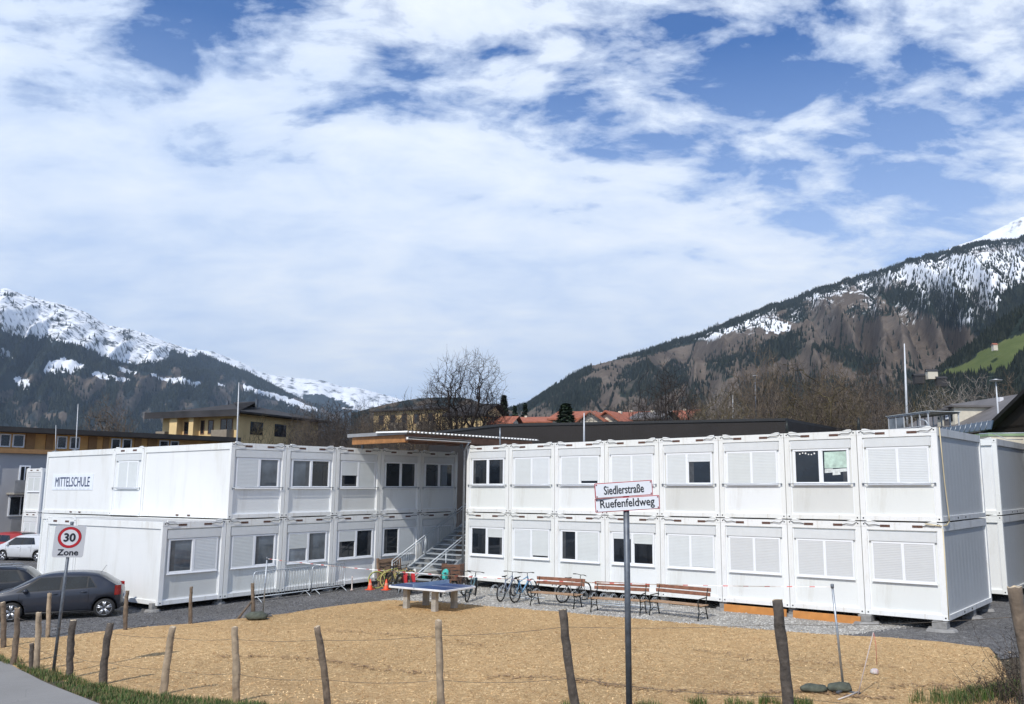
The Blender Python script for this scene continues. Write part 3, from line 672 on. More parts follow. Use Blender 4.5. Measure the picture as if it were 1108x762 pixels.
def posts(b):
    for x, y in ((-19.72, -.2), (-22.75, -3.1)): b.box(x-.05, x+.05, y-.05, y+.05, 5.5, 5.8)
cb('bracket', M['galvd'], posts)
# stairs : rising towards +y, wide steel flight with open grating treads
st = empty('steel_staircase', 'wide galvanised steel outdoor staircase rising under the canopy', 'staircase', (-21.0, -1.9, -.3))
SX0, SX1, SY0, SZ0, SL = -22.25, -19.85, -1.9, -.3, .53
def sb(name, m, f, bevel=0):
    b = MB(); f(b); o = b.build(name, m, st, bevel=bevel); o.location = (21.0, 1.9, .3); return o
def slope_box(b, x0, x1, y0, y1, z_, h):  # bar following the stair slope
    za = SZ0+SL*(y0-SY0)+z_; zb = SZ0+SL*(y1-SY0)+z_
    b.add([(x0, y0, za), (x1, y0, za), (x1, y1, zb), (x0, y1, zb), (x0, y0, za+h), (x1, y0, za+h), (x1, y1, zb+h), (x0, y1, zb+h)], [(0, 3, 2, 1), (4, 5, 6, 7), (0, 1, 5, 4), (1, 2, 6, 5), (2, 3, 7, 6), (3, 0, 4, 7)])
M['galvb'] = mat('bright_galvanised_steel', (.50, .54, .57), .45, .45, var=.12, vscale=10)
for x in (SX0, SX1): sb('stringer', M['galvb'], lambda b: slope_box(b, x-.02, x+.02, -2.15, 4.0, -.12, .24))
for i in range(17):
    y = SY0+.05+i*.345; z = SZ0+.17+i*.183
    def tr(b):
        b.box(SX0+.03, SX1-.03, y, y+.03, z-.04, z); b.box(SX0+.03, SX1-.03, y+.27, y+.30, z-.04, z)
        for j in range(8): b.box(SX0+.03, SX1-.03, y+.05+j*.028, y+.058+j*.028, z-.03, z-.004)
        for j in range(16): xx = SX0+.1+j*.147; b.box(xx, xx+.012, y+.03, y+.27, z-.034, z-.006)
    sb('tread', M['galvb'], tr)
def rail(x, y0, y1, bal):
    def f(b):
        zz = lambda y, h: SZ0+SL*(y-SY0)+h
        b.tube([(x, y0, zz(y0, .98)), (x, y1, zz(y1, .98))], .024, 8)
        b.tube([(x, y0, zz(y0, .86)), (x, y1, zz(y1, .86))], .016, 6)
        if bal: b.tube([(x, y0, zz(y0, .18)), (x, y1, zz(y1, .18))], .016, 6)
        y = y0
        while y <= y1+.01: b.tube([(x, y, max(-.32, zz(y, -.05))), (x, y, zz(y, .98))], .024, 6); y += (y1-y0)/3
        if bal:
            y = y0+.14
            while y < y1: b.tube([(x, y, zz(y, .18)), (x, y, zz(y, .86))], .008, 5); y += .13
    return f
sb('handrail', M['galvb'], rail(SX0+.05, -1.75, 3.9, True))
sb('handrail', M['galvb'], rail(SX1-.03, -3.2, 3.9, False))
def low(b):
    zz = lambda y, h: SZ0+SL*(y-SY0)+h
    b.tube([(SX1-.03, -3.2, .0), (SX1-.03, -3.35, -.05), (SX1-.03, -3.4, -.3)], .02, 6)
sb('lower_rail', M['galvb'], low)
sb('landing', M['galv'], lambda b: (b.box(SX0, SX1, 4.0, 6.2, 2.74, 2.8), b.box(SX0, SX1, 4.0, 4.04, 2.6, 2.74)))
def lrail(b):
    for x in (SX0+.05,):
        b.tube([(x, 4.0, 3.85), (x, 6.2, 3.85)], .02, 6)
        for i in range(18): b.tube([(x, 4.05+i*.125, 2.8), (x, 4.05+i*.125, 3.85)], .008, 5)
sb('landing_rail', M['galv'], lrail)
sb('support_post', M['galvd'], lambda b: [b.tube([(x, 3.95, -.3), (x, 3.95, 2.7)], .04, 8) for x in (SX0+.05, SX1-.05)])
# back of the gap: entrance wing behind the landing
ew = empty('entrance_link', 'shaded entrance container between the two wings, behind the stairs', 'container', (-21, 6.3, -.1))
b = MB(); b.box(-2.0, 1.5, 0, 2.4, 0, 5.6); b.build('wall', M['panel'], ew)
b = MB(); b.box(-.7, .5, -.03, -.002, 2.95, 5.05); b.build('door', M['glass'], ew)
b = MB(); b.box(-.78, -.7, -.05, 0, 2.9, 5.13); b.box(.5, .58, -.05, 0, 2.9, 5.13); b.box(-.7, .5, -.05, 0, 5.05, 5.13); b.build('door_frame', M['pvc'], ew)

# ------------------------------------------------------------------ base: concrete pads, formwork planks
pad = mat('concrete_pad', (.25, .245, .235), .9, var=.2, vscale=8, bump=.4, bscale=20)
def conc(x, y, sx, sy, label, rz=0):
    z = zg(x, y); h = .03-.0-z-.04; b = MB(); n = 4
    rq = random.Random(int(abs(x*37+y*11))); P_ = [(sx*1.35*math.cos(t_)*rq.uniform(.75, 1.1), sy*1.35*math.sin(t_)*rq.uniform(.75, 1.1)) for t_ in [R_(k_*36+10) for k_ in range(10)]]
    v_, f_ = fan(P_, -.05, .09); v_ = [(a*(1 if c < 0 else .82), bb*(1 if c < 0 else .82), c) for a, bb, c in v_]; b.add(v_, f_)
    v_, f_ = fan([(-sx*.5, -sy*.5), (sx*.5, -sy*.5), (sx*.5, sy*.5), (-sx*.5, sy*.5)], .085, h); b.add(v_, f_)
    o = b.build('concrete_pad', pad, loc=(x, y, z), rot=(0, 0, rz), bevel=.02); tag(o, label, 'concrete pad', 'concrete pads under the containers')
PADS = [(-.25, .02, .42, .36, 'concrete pad under the right wing\'s outer corner'), (-2.45, .05, .40, .34, 'concrete pad right of the orange planks'), (-4.9, .25, .25, .25, 'concrete pad between the two orange planks'), (-7.35, .2, .30, .28, 'concrete pad left of the orange planks, behind the third bench'),
        (-9.8, .25, .22, .22, 'concrete pad behind the second bench'), (-12.25, .25, .22, .22, 'concrete pad behind the first bench'), (-14.7, .25, .22, .22, 'concrete pad behind the blue bicycle'), (-17.1, .25, .22, .22, 'concrete pad behind the bicycle rack'), (-19.4, .25, .22, .22, 'concrete pad at the right wing\'s inner end'),
        (-.2, 3.2, .3, .3, 'concrete pad under the side of the right wing'), (-.2, 5.2, .3, .2, 'concrete pad at the rear of the right wing\'s side')]
for a in PADS: conc(*a)
for k in range(6):
    p = LO+LU*(k*CW)+LV*.25; conc(p.x, p.y, .2, .2, f'concrete pad under the left wing front, number {k+1} from the corner' if False else ['concrete pad at the jutting corner of the left wing', 'concrete pad below the graffiti container\'s left edge', 'concrete pad behind the left steel barrier', 'concrete pad behind the right steel barrier', 'concrete pad behind the yellow bicycles', 'concrete pad behind the foot of the stairs'][k], LA)
def plank(x0, x1, y, label, rz=0):
    b = MB(); b.box(0, x1-x0, 0, .045, -.02, .235); o = b.build('formwork_plank', M['ply'], loc=(x0, y, zg((x0+x1)/2, y)+.01), rot=(R_(-4), 0, rz), bevel=.004); tag(o, label, 'plank', 'orange planks')
plank(-7.25, -5.0, -.10, 'left orange formwork plank leaning under the right wing'); plank(-4.75, -2.55, -.16, 'right orange formwork plank leaning under the right wing', R_(-1))

# ------------------------------------------------------------------ table tennis table
tt = empty('table_tennis_table', 'blue concrete table tennis table with white edge and low net', 'table', (-15.72, -5.55, -.29), R_(3))
b = MB(); L_, W_ = 1.40, .86; c_ = .30
top = [(-L_+c_*.6, -W_), (L_-.04, -W_), (L_, -W_+.04), (L_, W_-c_*.5), (L_-c_, W_), (-L_+.6, W_), (-L_, W_-.5), (-L_, -W_+c_*.7)]
def inset(P, d): 
    n = len(P); return [(x*(1-d/L_), y*(1-d/W_)) for x, y in P]
v, f = fan(top, .70, .765); b.add(v, f); b.build('table_rim', mat('white_table_edge', (.74, .75, .76), .5, var=.08), tt, bevel=.008)
b = MB(); v, f = fan(inset(top, .045), .74, .769); b.add(v, f); b.build('playing_surface', mat('blue_playing_surface', (.032, .062, .17), .35, var=.15, vscale=4), tt)
b = MB(); b.box(-L_+.08, L_-.08, -.008, .008, .7695, .7715); b.build('centre_line', M['whitem'], tt)
b = MB(); b.box(-.012, .012, -W_-.05, W_+.02, .771, .905); nt = b.build('net', mat('blue_grey_net_plate', (.22, .31, .45), .5), tt)
cm = mat('cast_concrete', (.36, .335, .29), .9, var=.2, vscale=7, bump=.3, bscale=30)
for x in (-.72, .62):
    for y in (-.48, .48):
        b = MB(); v, f = fan([(-.10, -.075), (.10, -.075), (.10, .075), (-.10, .075)], -.04, .70); v = [(px*(1+.0*(pz < 0)), py*(1+.18*(pz < 0)), pz) for px, py, pz in v]; b.add(v, f); b.build('leg', cm, tt, loc=(x, y, 0), bevel=.015)
b = MB(); b.box(-.85, .75, -.55, .55, .64, .70); b.build('under_frame', cm, tt)

# ------------------------------------------------------------------ benches
M['slat'] = mat('red_brown_bench_wood', (.23, .105, .065), .55, var=.3, vscale=7); M['seatw'] = mat('worn_bench_wood', (.33, .205, .115), .6, var=.25, vscale=7); M['iron'] = mat('black_cast_iron', (.02, .024, .022), .45, .4)
def bench(x0, y0, x1, y1, label):
    dx, dy = x1-x0, y1-y0; ln = math.hypot(dx, dy); a = math.atan2(dy, dx)
    r = empty('bench', label, 'bench', (x0, y0, zg(x0, y0)+.01), a, 'wooden benches along the container front')
    for z, y in ((.70, .54), (.84, .58)) :
        q = MB(); q.box(-.12, ln+.12, y, y+.03, z, z+.115); q.build('backrest_slat', M['slat'], r, bevel=.008)
    for i in range(3):
        q = MB(); q.box(-.12, ln+.12, .02+i*.15, .14+i*.15, .43, .46); q.build('seat_slat', M['seatw'], r, bevel=.008)
    for x in (0, ln):
        q = MB()
        q.tube([(x, -.02, 0), (x, .02, .14), (x, .06, .28), (x, .02, .41)], [.022, .018, .018, .024], 8); q.tube([(x, .02, .415), (x, .25, .40), (x, .46, .415)], .02, 8)
        q.tube([(x, .56, 0), (x, .50, .18), (x, .44, .38), (x, .50, .60), (x, .60, .96)], [.024, .018, .02, .018, .016], 8)
        q.tube([(x, .03, .14), (x, .25, .24), (x, .50, .16)], .014, 6); q.tube([(x, .02, .42), (x, .0, .55), (x, .06, .64), (x, .28, .65), (x, .52, .66)], .018, 8)
        q.build('cast_iron_end', M['iron'], r)
    return r
bench(-13.42, -2.93, -11.65, -2.72, 'leftmost wooden bench, beside the blue bicycle'); bench(-10.72, -2.98, -8.98, -2.62, 'middle wooden bench, behind the street sign pole'); bench(-8.72, -2.45, -6.85, -2.55, 'rightmost wooden bench, left of the orange planks')

# ------------------------------------------------------------------ bicycles
M['tyre'] = mat('black_rubber', (.018, .018, .018), .8); M['rim'] = mat('bicycle_rim', (.05, .05, .052), .4, .6); M['saddle'] = mat('black_saddle', (.02, .02, .02), .6)
def bicycle(x, y, hd, col, label, lean=0, z=None, tyre=None, ft=0, wr=.345, steer=0, pitch=0, extras=()):
    if z is None: z = zg(x, y)+.008
    r = empty('bicycle', label, 'bicycle', (x, y, z), R_(hd), 'bicycles parked by the stairs'); r.rotation_euler = (R_(lean), R_(-pitch), R_(hd))
    fm = mat('bicycle_paint', col, .35, .1, var=.08, coat=.4); wb = 1.08
    def wheel(cx, st):
        b = MB(); b.torus((0, 0, 0), (0, 1, 0), wr-.045, .013, 32, 6)
        for i in range(16): 
            t = 2*math.pi*i/16; s = .022 if i % 2 else -.022; b.tube([(0, s, 0), (math.cos(t)*(wr-.05), 0, math.sin(t)*(wr-.05))], .0022, 4)
        b.tube([(0, -.05, 0), (0, .05, 0)], .022, 8)
        w = b.build('wheel', M['rim'], r, loc=(cx, 0, wr), rot=(0, 0, R_(st)))
        b = MB(); b.torus((0, 0, 0), (0, 1, 0), wr-.024, .026, 36, 8); b.build('tyre', tyre or M['tyre'], w)
    wheel(0, 0); wheel(wb, steer)
    bb = (.43, 0, .29); stp = (.30, 0, .78); hd_t = (.86, 0, .80); hd_b = (.90, 0, .66)
    b = MB()
    b.tube([bb, hd_b], .028, 8); b.tube([(.33, 0, .70), hd_t], .022, 8); b.tube([bb, stp], .02, 8); b.tube([hd_b, hd_t], .026, 8)
    for s in (-1, 1): b.tube([bb, (.2, s*.05, .30), (0, s*.06, wr)], .012, 6); b.tube([(.33, 0, .70), (.2, s*.04, .57), (0, s*.06, wr)], .010, 6)
    b.build('frame', fm, r)
    b = MB(); b.tube([(.86, 0, .82), (.885, 0, .70)], .02, 8)
    for s in (-1, 1): b.tube([(.885, s*.02, .69), (.90, s*.065, .64), (.98, s*.065, .5), (wb, s*.06, wr)], .016, 6)
    b.build('fork', fm if not ft else M['saddle'], r)
    b = MB(); hx = .82; b.tube([(.86, 0, .80), (.85, 0, .90), (hx+.06, 0, .93)], .014, 6); b.tube([(hx-.02, -.34, .95), (hx+.02, -.18, .96), (hx+.07, 0, .935), (hx+.02, .18, .96), (hx-.02, .34, .95)], .012, 6)
    for s in (-1, 1): b.tube([(hx-.02, s*.34, .95), (hx+.01, s*.23, .957)], .018, 8); b.tube([(hx+.05, s*.22, .95), (hx+.09, s*.30, .925)], .006, 5)
    b.build('handlebar', M['saddle'], r)
    b = MB(); pts = [(-.13, .075), (-.12, .02), (.02, .02), (.15, .008)]
    b.add([(.27-.13, -.07, .90), (.27-.13, .07, .90), (.27, .05, .885), (.27+.15, .012, .89), (.27+.15, -.012, .89), (.27, -.05, .885), (.27-.13, -.06, .86), (.27-.13, .06, .86), (.27, .035, .855), (.27+.14, .008, .865), (.27+.14, -.008, .865), (.27, -.035, .855)],
          [(0, 1, 2, 5), (5, 2, 3, 4), (0, 5, 11, 6), (5, 4, 10, 11), (4, 3, 9, 10), (3, 2, 8, 9), (2, 1, 7, 8), (1, 0, 6, 7), (6, 11, 8, 7), (11, 10, 9, 8)]); b.tube([(.30, 0, .78), (.275, 0, .86)], .013, 6); b.build('saddle', M['saddle'], r)
    b = MB(); b.torus((bb[0], -.05, bb[2]), (0, 1, 0), .085, .006, 20, 5); b.tube([(bb[0], -.07, bb[2]), (bb[0]+.12, -.075, bb[2]-.11)], .010, 5); b.tube([(bb[0], .07, bb[2]), (bb[0]-.12, .075, bb[2]+.11)], .010, 5)
    b.box(bb[0]+.08, bb[0]+.17, -.16, -.08, bb[2]-.125, bb[2]-.10); b.box(bb[0]-.17, bb[0]-.08, .08, .16, bb[2]+.10, bb[2]+.125); b.build('crank', M['rim'], r)
    if 'mudguard' in extras:
        b = MB()
        for cx in (0, wb):
            for i in range(10):
                t0, t1 = R_(20+i*15), R_(35+i*15); q = wr+.03
                b.add([(cx+q*math.cos(t0), -.03, wr+q*math.sin(t0)), (cx+q*math.cos(t1), -.03, wr+q*math.sin(t1)), (cx+q*math.cos(t1), .03, wr+q*math.sin(t1)), (cx+q*math.cos(t0), .03, wr+q*math.sin(t0))], [(0, 1, 2, 3)])
        b.build('mudguard', M['saddle'], r)
    if 'basket' in extras:
        b = MB(); X0, X1, Y0, Y1, Z0, Z1 = -.25, .12, -.17, .17, .72, .98
        for zz in (Z0, (Z0+Z1)/2, Z1): b.tube([(X0, Y0, zz), (X1, Y0, zz), (X1, Y1, zz), (X0, Y1, zz), (X0, Y0, zz)], .006, 4)
        for i in range(8):
            t = i/7; 
            for yy in (Y0, Y1): b.tube([(X0+(X1-X0)*t, yy, Z0), (X0+(X1-X0)*t, yy, Z1)], .004, 4)
        b.box(X0, X1, Y0, Y1, Z0-.01, Z0); b.build('basket', M['woodd'], r)
    if 'bag' in extras:
        b = MB(); b.box(-.12, .10, -.22, -.10, .45, .78); b.box(-.10, .08, .10, .20, .47, .76); b.build('saddle_bag', mat('red_bag', (.55, .03, .035), .7), r)
    if 'coat' in extras:
        b = MB(); b.lathe([(.06, .0), (.10, .10), (.15, .28), (.11, .42), (.04, .48)], (.60, .03, .52), 7); b.build('draped_jacket', mat('turquoise_jacket', (.06, .50, .44), .7, var=.3, vscale=10), r)
    return r
bicycle(-15.0, -2.75, 104, (.40, .46, .55), 'pale grey blue bicycle standing in the rack, left one of the pair near the middle', 3, pitch=4)
bicycle(-14.32, -2.70, 96, (.13, .30, .48), 'light blue bicycle next to the leftmost bench', -3, pitch=4)
bicycle(-15.95, -3.55, 118, (.10, .19, .22), 'dark teal bicycle with front wheel in the rack, right of the table', 6, steer=18, pitch=5)
bicycle(-12.9, -1.75, 80, (.45, .46, .46), 'silver bicycle whose handlebar shows above the leftmost bench', 2)
bicycle(-17.75, -3.15, 128, (.05, .42, .37), 'turquoise bicycle behind the table tennis table', 8, extras=('coat',))
bicycle(-16.95, -3.3, 112, (.06, .035, .03), 'dark brown bicycle with basket behind the right end of the table', 4, extras=('basket', 'mudguard'))
bicycle(-19.35, -3.25, 150, (.42, .03, .04), 'red bicycle with a red bag behind the table tennis table', -6, extras=('bag', 'mudguard'))
bicycle(-20.3, -3.0, 165, (.03, .03, .03), 'black bicycle lowest behind the left end of the table', 8, extras=('mudguard',))
bicycle(-18.55, -2.6, 95, (.02, .02, .022), 'black bicycle between the red and the turquoise one', -5)
yt = mat('yellow_green_tyre', (.36, .37, .11), .7)
bicycle(-21.95, -2.75, 62, (.40, .42, .10), 'yellow green bicycle leaning at the wooden board, left of the stairs', -14, tyre=yt, steer=-28, wr=.36)
bicycle(-21.35, -2.65, 74, (.42, .30, .16), 'tan bicycle leaning against the yellow green one', -10, tyre=mat('tan_tyre', (.45, .37, .14), .7), steer=22, wr=.36)
# wooden board behind them
b = MB(); b.box(-.02, .02, -.55, .75, 0, 1.15); b.box(-.045, .045, -.58, -.48, 0, 1.20); b.box(-.045, .045, .70, .80, 0, 1.1); b.box(-.05, .05, -.5, .7, .45, .55); b.box(-.05, .05, -.5, .7, .98, 1.08)
tag(b.build('wooden_board', mat('rough_brown_board', (.24, .155, .10), .8, var=.3, vscale=5), loc=(-22.30, -1.85, -.3), rot=(0, R_(-6), R_(4)), bevel=.01), 'rough brown wooden board leaning at the left wing behind the yellow bicycles', 'board')
b = MB(); b.box(-.42, .42, -.02, .02, 0, 1.0); b.box(-.44, -.38, -.03, .33, 0, 1.02); b.box(.38, .44, -.03, .33, 0, 1.02); b.box(-.38, .38, .30, .33, .05, .95); b.box(-.38, .38, 0, .3, .93, .97)
tag(b.build('wooden_crate', M['woodd'], loc=(-19.35, -1.05, -.3), rot=(0, 0, R_(15)), bevel=.01), 'tall brown wooden crate at the foot of the stairs by the right wing\'s corner', 'crate')
# rack
def rack(x, y, n, label, rz=0):
    r = empty('bicycle_rack', label, 'bicycle rack', (x, y, zg(x, y)+.01), rz, 'bicycle racks'); b = MB(); b.tube([(0, 0, .04), (n*.42, 0, .04)], .02, 6); b.tube([(0, .42, .04), (n*.42, .42, .04)], .02, 6); b.build('base_bar', M['galvb'], r)
    for i in range(n):
        b = MB(); X = .2+i*.42
        for s in (-.035, .035): b.tube([(X+s, 0, .05), (X+s, -.02, .22), (X+s, .08, .36), (X+s, .22, .40), (X+s, .38, .30), (X+s, .42, .05)], .010, 6)
        b.build('wheel_holder', M['galvb'], r)
rack(-16.6, -1.75, 6, 'low steel bicycle rack holding the blue bicycles in front of the right wing'); rack(-13.3, -1.55, 10, 'low steel bicycle rack behind the leftmost bench', R_(3)); rack(-19.6, -2.3, 5, 'low steel bicycle rack before the stairs', R_(6))

# ------------------------------------------------------------------ cones, barriers
def cone(x, y, label):
    r = empty('traffic_cone', label, 'traffic cone', (x, y, zg(x, y)+.005), .3, 'orange traffic cones'); om = mat('orange_red_cone', (.80, .10, .035), .5)
    b = MB(); b.box(-.18, .18, -.18, .18, 0, .03); b.build('base', om, r, bevel=.01)
    b = MB(); b.lathe([(.135, .03), (.125, .06), (.03, .50), (.02, .505)], n=20); c = b.build('cone_body', om, r)
    b = MB(); b.lathe([(.093, .22), (.070, .33)], n=20); b.f = b.f[:-2]; b.m = b.m[:-2]; b.sm = b.sm[:-2]; q = b.build('reflective_band', mat('faded_band', (.75, .30, .20), .4), c); q.scale = (1.02, 1.02, 1); r.scale = (.85, .85, .85)
cone(-21.90, -3.15, 'orange traffic cone left of the yellow green bicycle'); cone(-21.25, -2.85, 'orange traffic cone right of the yellow green bicycle, by the table\'s left tip')
def barrier(p, q_, label):
    d = Vector((q_[0]-p[0], q_[1]-p[1], 0)); ln = d.length; a = math.atan2(d.y, d.x); r = empty('crowd_barrier', label, 'barrier', (p[0], p[1], -.29), a, 'steel crowd barriers')
    b = MB(); b.tube([(0, 0, .18), (0, 0, .98), (.04, 0, 1.06), (.10, 0, 1.09), (ln-.10, 0, 1.09), (ln-.04, 0, 1.06), (ln, 0, .98), (ln, 0, .18), (0, 0, .18)], .021, 8); b.build('tube_frame', M['galvb'], r)
    n = int(ln/.125)
    b = MB()
    for i in range(1, n): b.tube([(ln*i/n, 0, .18), (ln*i/n, 0, 1.08)], .008, 5)
    b.build('bars', M['galvb'], r)
    for x in (.18, ln-.18): b = MB(); b.tube([(x, -.30, 0), (x, -.25, .05), (x, 0, .2), (x, .25, .05), (x, .30, 0)], .016, 6); b.build('foot', M['galvb'], r)
barrier((-22.05, -8.45), (-22.28, -5.85), 'left steel crowd barrier in front of the graffiti container'); barrier((-22.27, -5.75), (-22.55, -3.95), 'right steel crowd barrier in front of the left wing')
# small red white marker post
b = MB(); b.lathe([(.06, 0), (.06, .03), (.022, .04), (.022, .45), (.03, .46), (.03, .55), (.01, .56)], n=10); o = b.build('marker_post', mat('dirty_white_marker', (.62, .55, .5), .6, dirt=((.6, .12, .06), 9, .9)), loc=(-22.25, -4.0+.2, -.29)); tag(o, 'short white and red marker post between barrier and cones', 'marker post')
# ------------------------------------------------------------------ fence posts, wires
pw = [mat('weathered_post_wood', (.16, .12, .085), .9, var=.45, vscale=7, bump=.8, bscale=16, dirt=((.07, .055, .045), 5, .8)), mat('pale_peeled_post_wood', (.33, .255, .175), .85, var=.35, vscale=6, bump=.7, bscale=14, dirt=((.16, .11, .07), 6, .8)), mat('dark_post_wood', (.085, .07, .058), .9, var=.45, vscale=8, bump=.9, bscale=18, dirt=((.20, .17, .14), 5, .7))]
cut = mat('cut_wood_end', (.50, .40, .27), .8, var=.25, vscale=20)
PT = []
def post(base, top, r, label, mi=0, bend=.0, seed=0, group='rough wooden fence posts'):
    base = Vector(base); top = Vector(top); d = top-base; n = 12; rnd = random.Random(seed); pts = []; rr = []
    side = Vector((math.cos(seed), math.sin(seed), 0))
    for i in range(n+1):
        t = i/n; p = d*t+side*(math.sin(t*math.pi)*bend)+Vector((rnd.uniform(-1, 1), rnd.uniform(-1, 1), 0))*r*.10; pts.append(p); rr.append(r*(1.12-.16*t)*(1+rnd.uniform(-.05, .05)))
    pts[0] -= d.normalized()*.15
    b = MB(); N_ = 12; b.tube(pts, rr, N_, 0, True, True); b.m[-1] = 1; b.sm[-1] = False; b.m[-2] = 0
    # knots and uneven bark
    for k, v in enumerate(b.v):
        q = 1+.22*noise.noise((v[0]*11+seed, v[1]*11, v[2]*2.6))+.10*noise.noise((v[0]*30+seed, v[1]*30, v[2]*9)); i = min(n, k//N_); c = pts[i]; b.v[k] = (c[0]+(v[0]-c[0])*q, c[1]+(v[1]-c[1])*q, v[2]+(.012*rnd.uniform(-1, 1) if i == n else 0))
    o = b.build('fence_post', [pw[mi], cut], loc=base); tag(o, label, 'fence post', group); PT.append((base, top)); return o
def fp(bpx, tpx, h, r, label, mi=0, bend=0, seed=0, z=None, x=None, y=None):
    """post whose foot is on the ground at that pixel's ray at the fence line, height h"""
    v1, v2 = ray(*bpx), ray(*tpx)
    h1 = math.hypot(v1[0], v1[1]); h2 = math.hypot(v2[0], v2[1]); d = h/(v2[2]/h2-v1[2]/h1)
    if y is not None:
        dd = (y-CAM[1])/v1[1]*h1
        d = dd
    b_ = at(*bpx, d=d); t_ = at(*tpx, d=d); b_.z = zg(b_.x, b_.y) if abs(b_.z-zg(b_.x, b_.y)) > .02 else b_.z
    return post(b_, t_, r, label, mi, bend, seed)
FLY = -18.35
fp((14, 718), (18.5, 658), 1.3, .062, 'second fence post from the left, weathered brown, left of the zone sign', 0, .03, 1, y=FLY)
fp((38.4, 727), (41.6, 663), 1.3, .060, 'third fence post from the left edge, light brown with wire loop', 1, .02, 2, y=FLY-.05)
fp((34, 722), (34.5, 696), .5, .045, 'short dark stub beside the light brown post at left', 2, 0, 3, y=FLY)
fp((75.5, 737), (79.5, 671), 1.3, .068, 'dark fence post just right of the speed zone sign pole', 2, .03, 4, y=FLY)
fp((110, 750), (119, 674.5), 1.3, .070, 'thick grey leaning fence post, second right of the zone sign', 2, .02, 5, y=FLY)
fp((176, 761), (187, 678.5), 1.35, .062, 'pale crooked peeled fence post leaning right, in front of the left container', 1, -.05, 6, y=FLY)
fp((255, 772), (253.6, 678.7), 1.35, .060, 'pale straight fence post left of the table', 1, .015, 7, y=FLY)
fp((355, 774), (342.7, 678), 1.35, .052, 'brown fence post leaning left, right of the pale straight one', 0, .03, 8, y=FLY)
fp((478, 774), (474.3, 671), 1.4, .050, 'fence post with light top in front of the table tennis table', 1, .01, 9, y=FLY+.2)
fp((625.6, 770), (609, 659.4), 1.45, .055, 'dark fence post leaning left, before the gap between two benches', 2, .025, 10, y=-17.75)
fp((857, 768), (841, 649), 1.5, .068, 'dark squared fence post leaning left, before the orange planks', 2, .01, 12, y=-16.75)
# the near post at the right picture edge and the small row behind the yard
p13b = at(1117, 750, d=7.6); p13t = at(1097, 635, d=7.6); p13b.z = zg(p13b.x, p13b.y)
post(p13b, p13t, .052, 'thick brown fence post nearest to the camera at the right edge', 0, .02, 13)
def bp(px, py, h, tx, ty, r, label, mi, seed):
    b_ = at(px, py, z=-.3); v = ray(tx, ty); d = math.hypot(b_.x-CAM[0], b_.y-CAM[1]); t_ = at(tx, ty, d=d); b_.z = zg(b_.x, b_.y); post(b_, t_, r, label, mi, .02, seed, 'thin posts along the gravel yard')
bp(4, 700, 1.2, 3, 652, .06, 'fence post cut by the left picture edge, in front of the grey car\'s front wheel', 0, 21)
bp(51.7, 689, 1.1, 53.5, 642, .055, 'tall light post in front of the grey car\'s door', 1, 22)
bp(135.7, 682, 1.1, 138, 639, .055, 'brown post just behind the grey car\'s tail', 0, 23)
bp(206, 675.5, 1.1, 207, 635, .052, 'brown post in front of the jutting container\'s window', 0, 24)
bp(273.6, 668, 1.1, 273.4, 631, .055, 'braced brown post left of the barriers', 0, 25)
b0 = at(257, 670, z=-.3); b1 = at(273, 650, d=math.hypot(*(at(273.6, 668, z=-.3)-Vector(CAM))[:2]))
b = MB(); b.tube([(0, 0, 0), b1-b0], .035, 8); tag(b.build('diagonal_brace', pw[0], loc=b0), 'slanting wooden prop resting against the braced post', 'wooden prop')
# wires along the road fence
wm = mat('rusty_fence_wire', (.16, .13, .10), .6, .5)
b = MB(); FP = PT[0:2]+PT[3:11]+[PT[11]]
for (b1_, t1_), (b2_, t2_) in zip(FP, FP[1:]):
    for f, s in ((.84, .03), (.38, .05)):
        p = b1_.lerp(t1_, f); q = b2_.lerp(t2_, f); pts = []
        for i in range(9):
            t = i/8; m_ = p.lerp(q, t); m_.z -= s*4*t*(1-t); pts.append(m_)
        b.tube(pts, .0036, 4)
tag(b.build('fence_wire', wm), 'two thin rusty wires strung along the road fence posts', 'fence wire')

# ------------------------------------------------------------------ signs
M['signback'] = mat('sign_aluminium', (.42, .43, .44), .45, .5); M['signw'] = mat('sign_white', (.78, .80, .83), .35, var=.02); M['signred'] = mat('sign_red', (.42, .012, .02), .4, var=.05); M['signblk'] = mat('sign_black', (.012, .014, .022), .5)
def rrect(w, h, r, n=6):
    P = []
    for cx, cy, a0 in ((w/2-r, h/2-r, 0), (-w/2+r, h/2-r, 90), (-w/2+r, -h/2+r, 180), (w/2-r, -h/2+r, 270)):
        for i in range(n+1): a = R_(a0+90*i/n); P.append((cx+r*math.cos(a), cy+r*math.sin(a)))
    return P
def plate(name, P, z0, z1, material, parent, bevel=0):
    b = MB(); v, f = fan(P, z0, z1); b.add(v, f); return b.build(name, material, parent, bevel=bevel)
# zone sign
zb = hit(57, 731); ZD = math.hypot(zb.x-CAM[0], zb.y-CAM[1]); zt = at(78, 566, d=ZD)
zs = empty('speed_limit_sign', 'grey square 30 Zone speed limit sign on a leaning galvanised pole', 'road sign', zb)
b = MB(); top = zt-zb; b.tube([(0, 0, -.1), top*1.0], .034, 12); b.build('pole', M['galvd'], zs)
hold = MB(); hold.box(-.05, .05, -.03, .03, .0, .06)
face = Vector((CAM[0]-zb.x, CAM[1]-zb.y, 0)).normalized(); face = Matrix.Rotation(R_(-6), 3, 'Z') @ face
upv = top.normalized(); rt = upv.cross(face).normalized(); fn = rt.cross(upv)
bc = at(75.2, 585.8, d=ZD)-zb+fn*.05
pl = plate('sign_board', rrect(.70, .80, .06), -.012, .0, mat('sign_light_grey', (.50, .51, .53), .4, var=.03), zs, .003); pl.matrix_local = Matrix.Translation(bc) @ frame_mtx((0, 0, 0), rt, upv) @ Matrix.Scale(.77*ZD/20.3, 4)
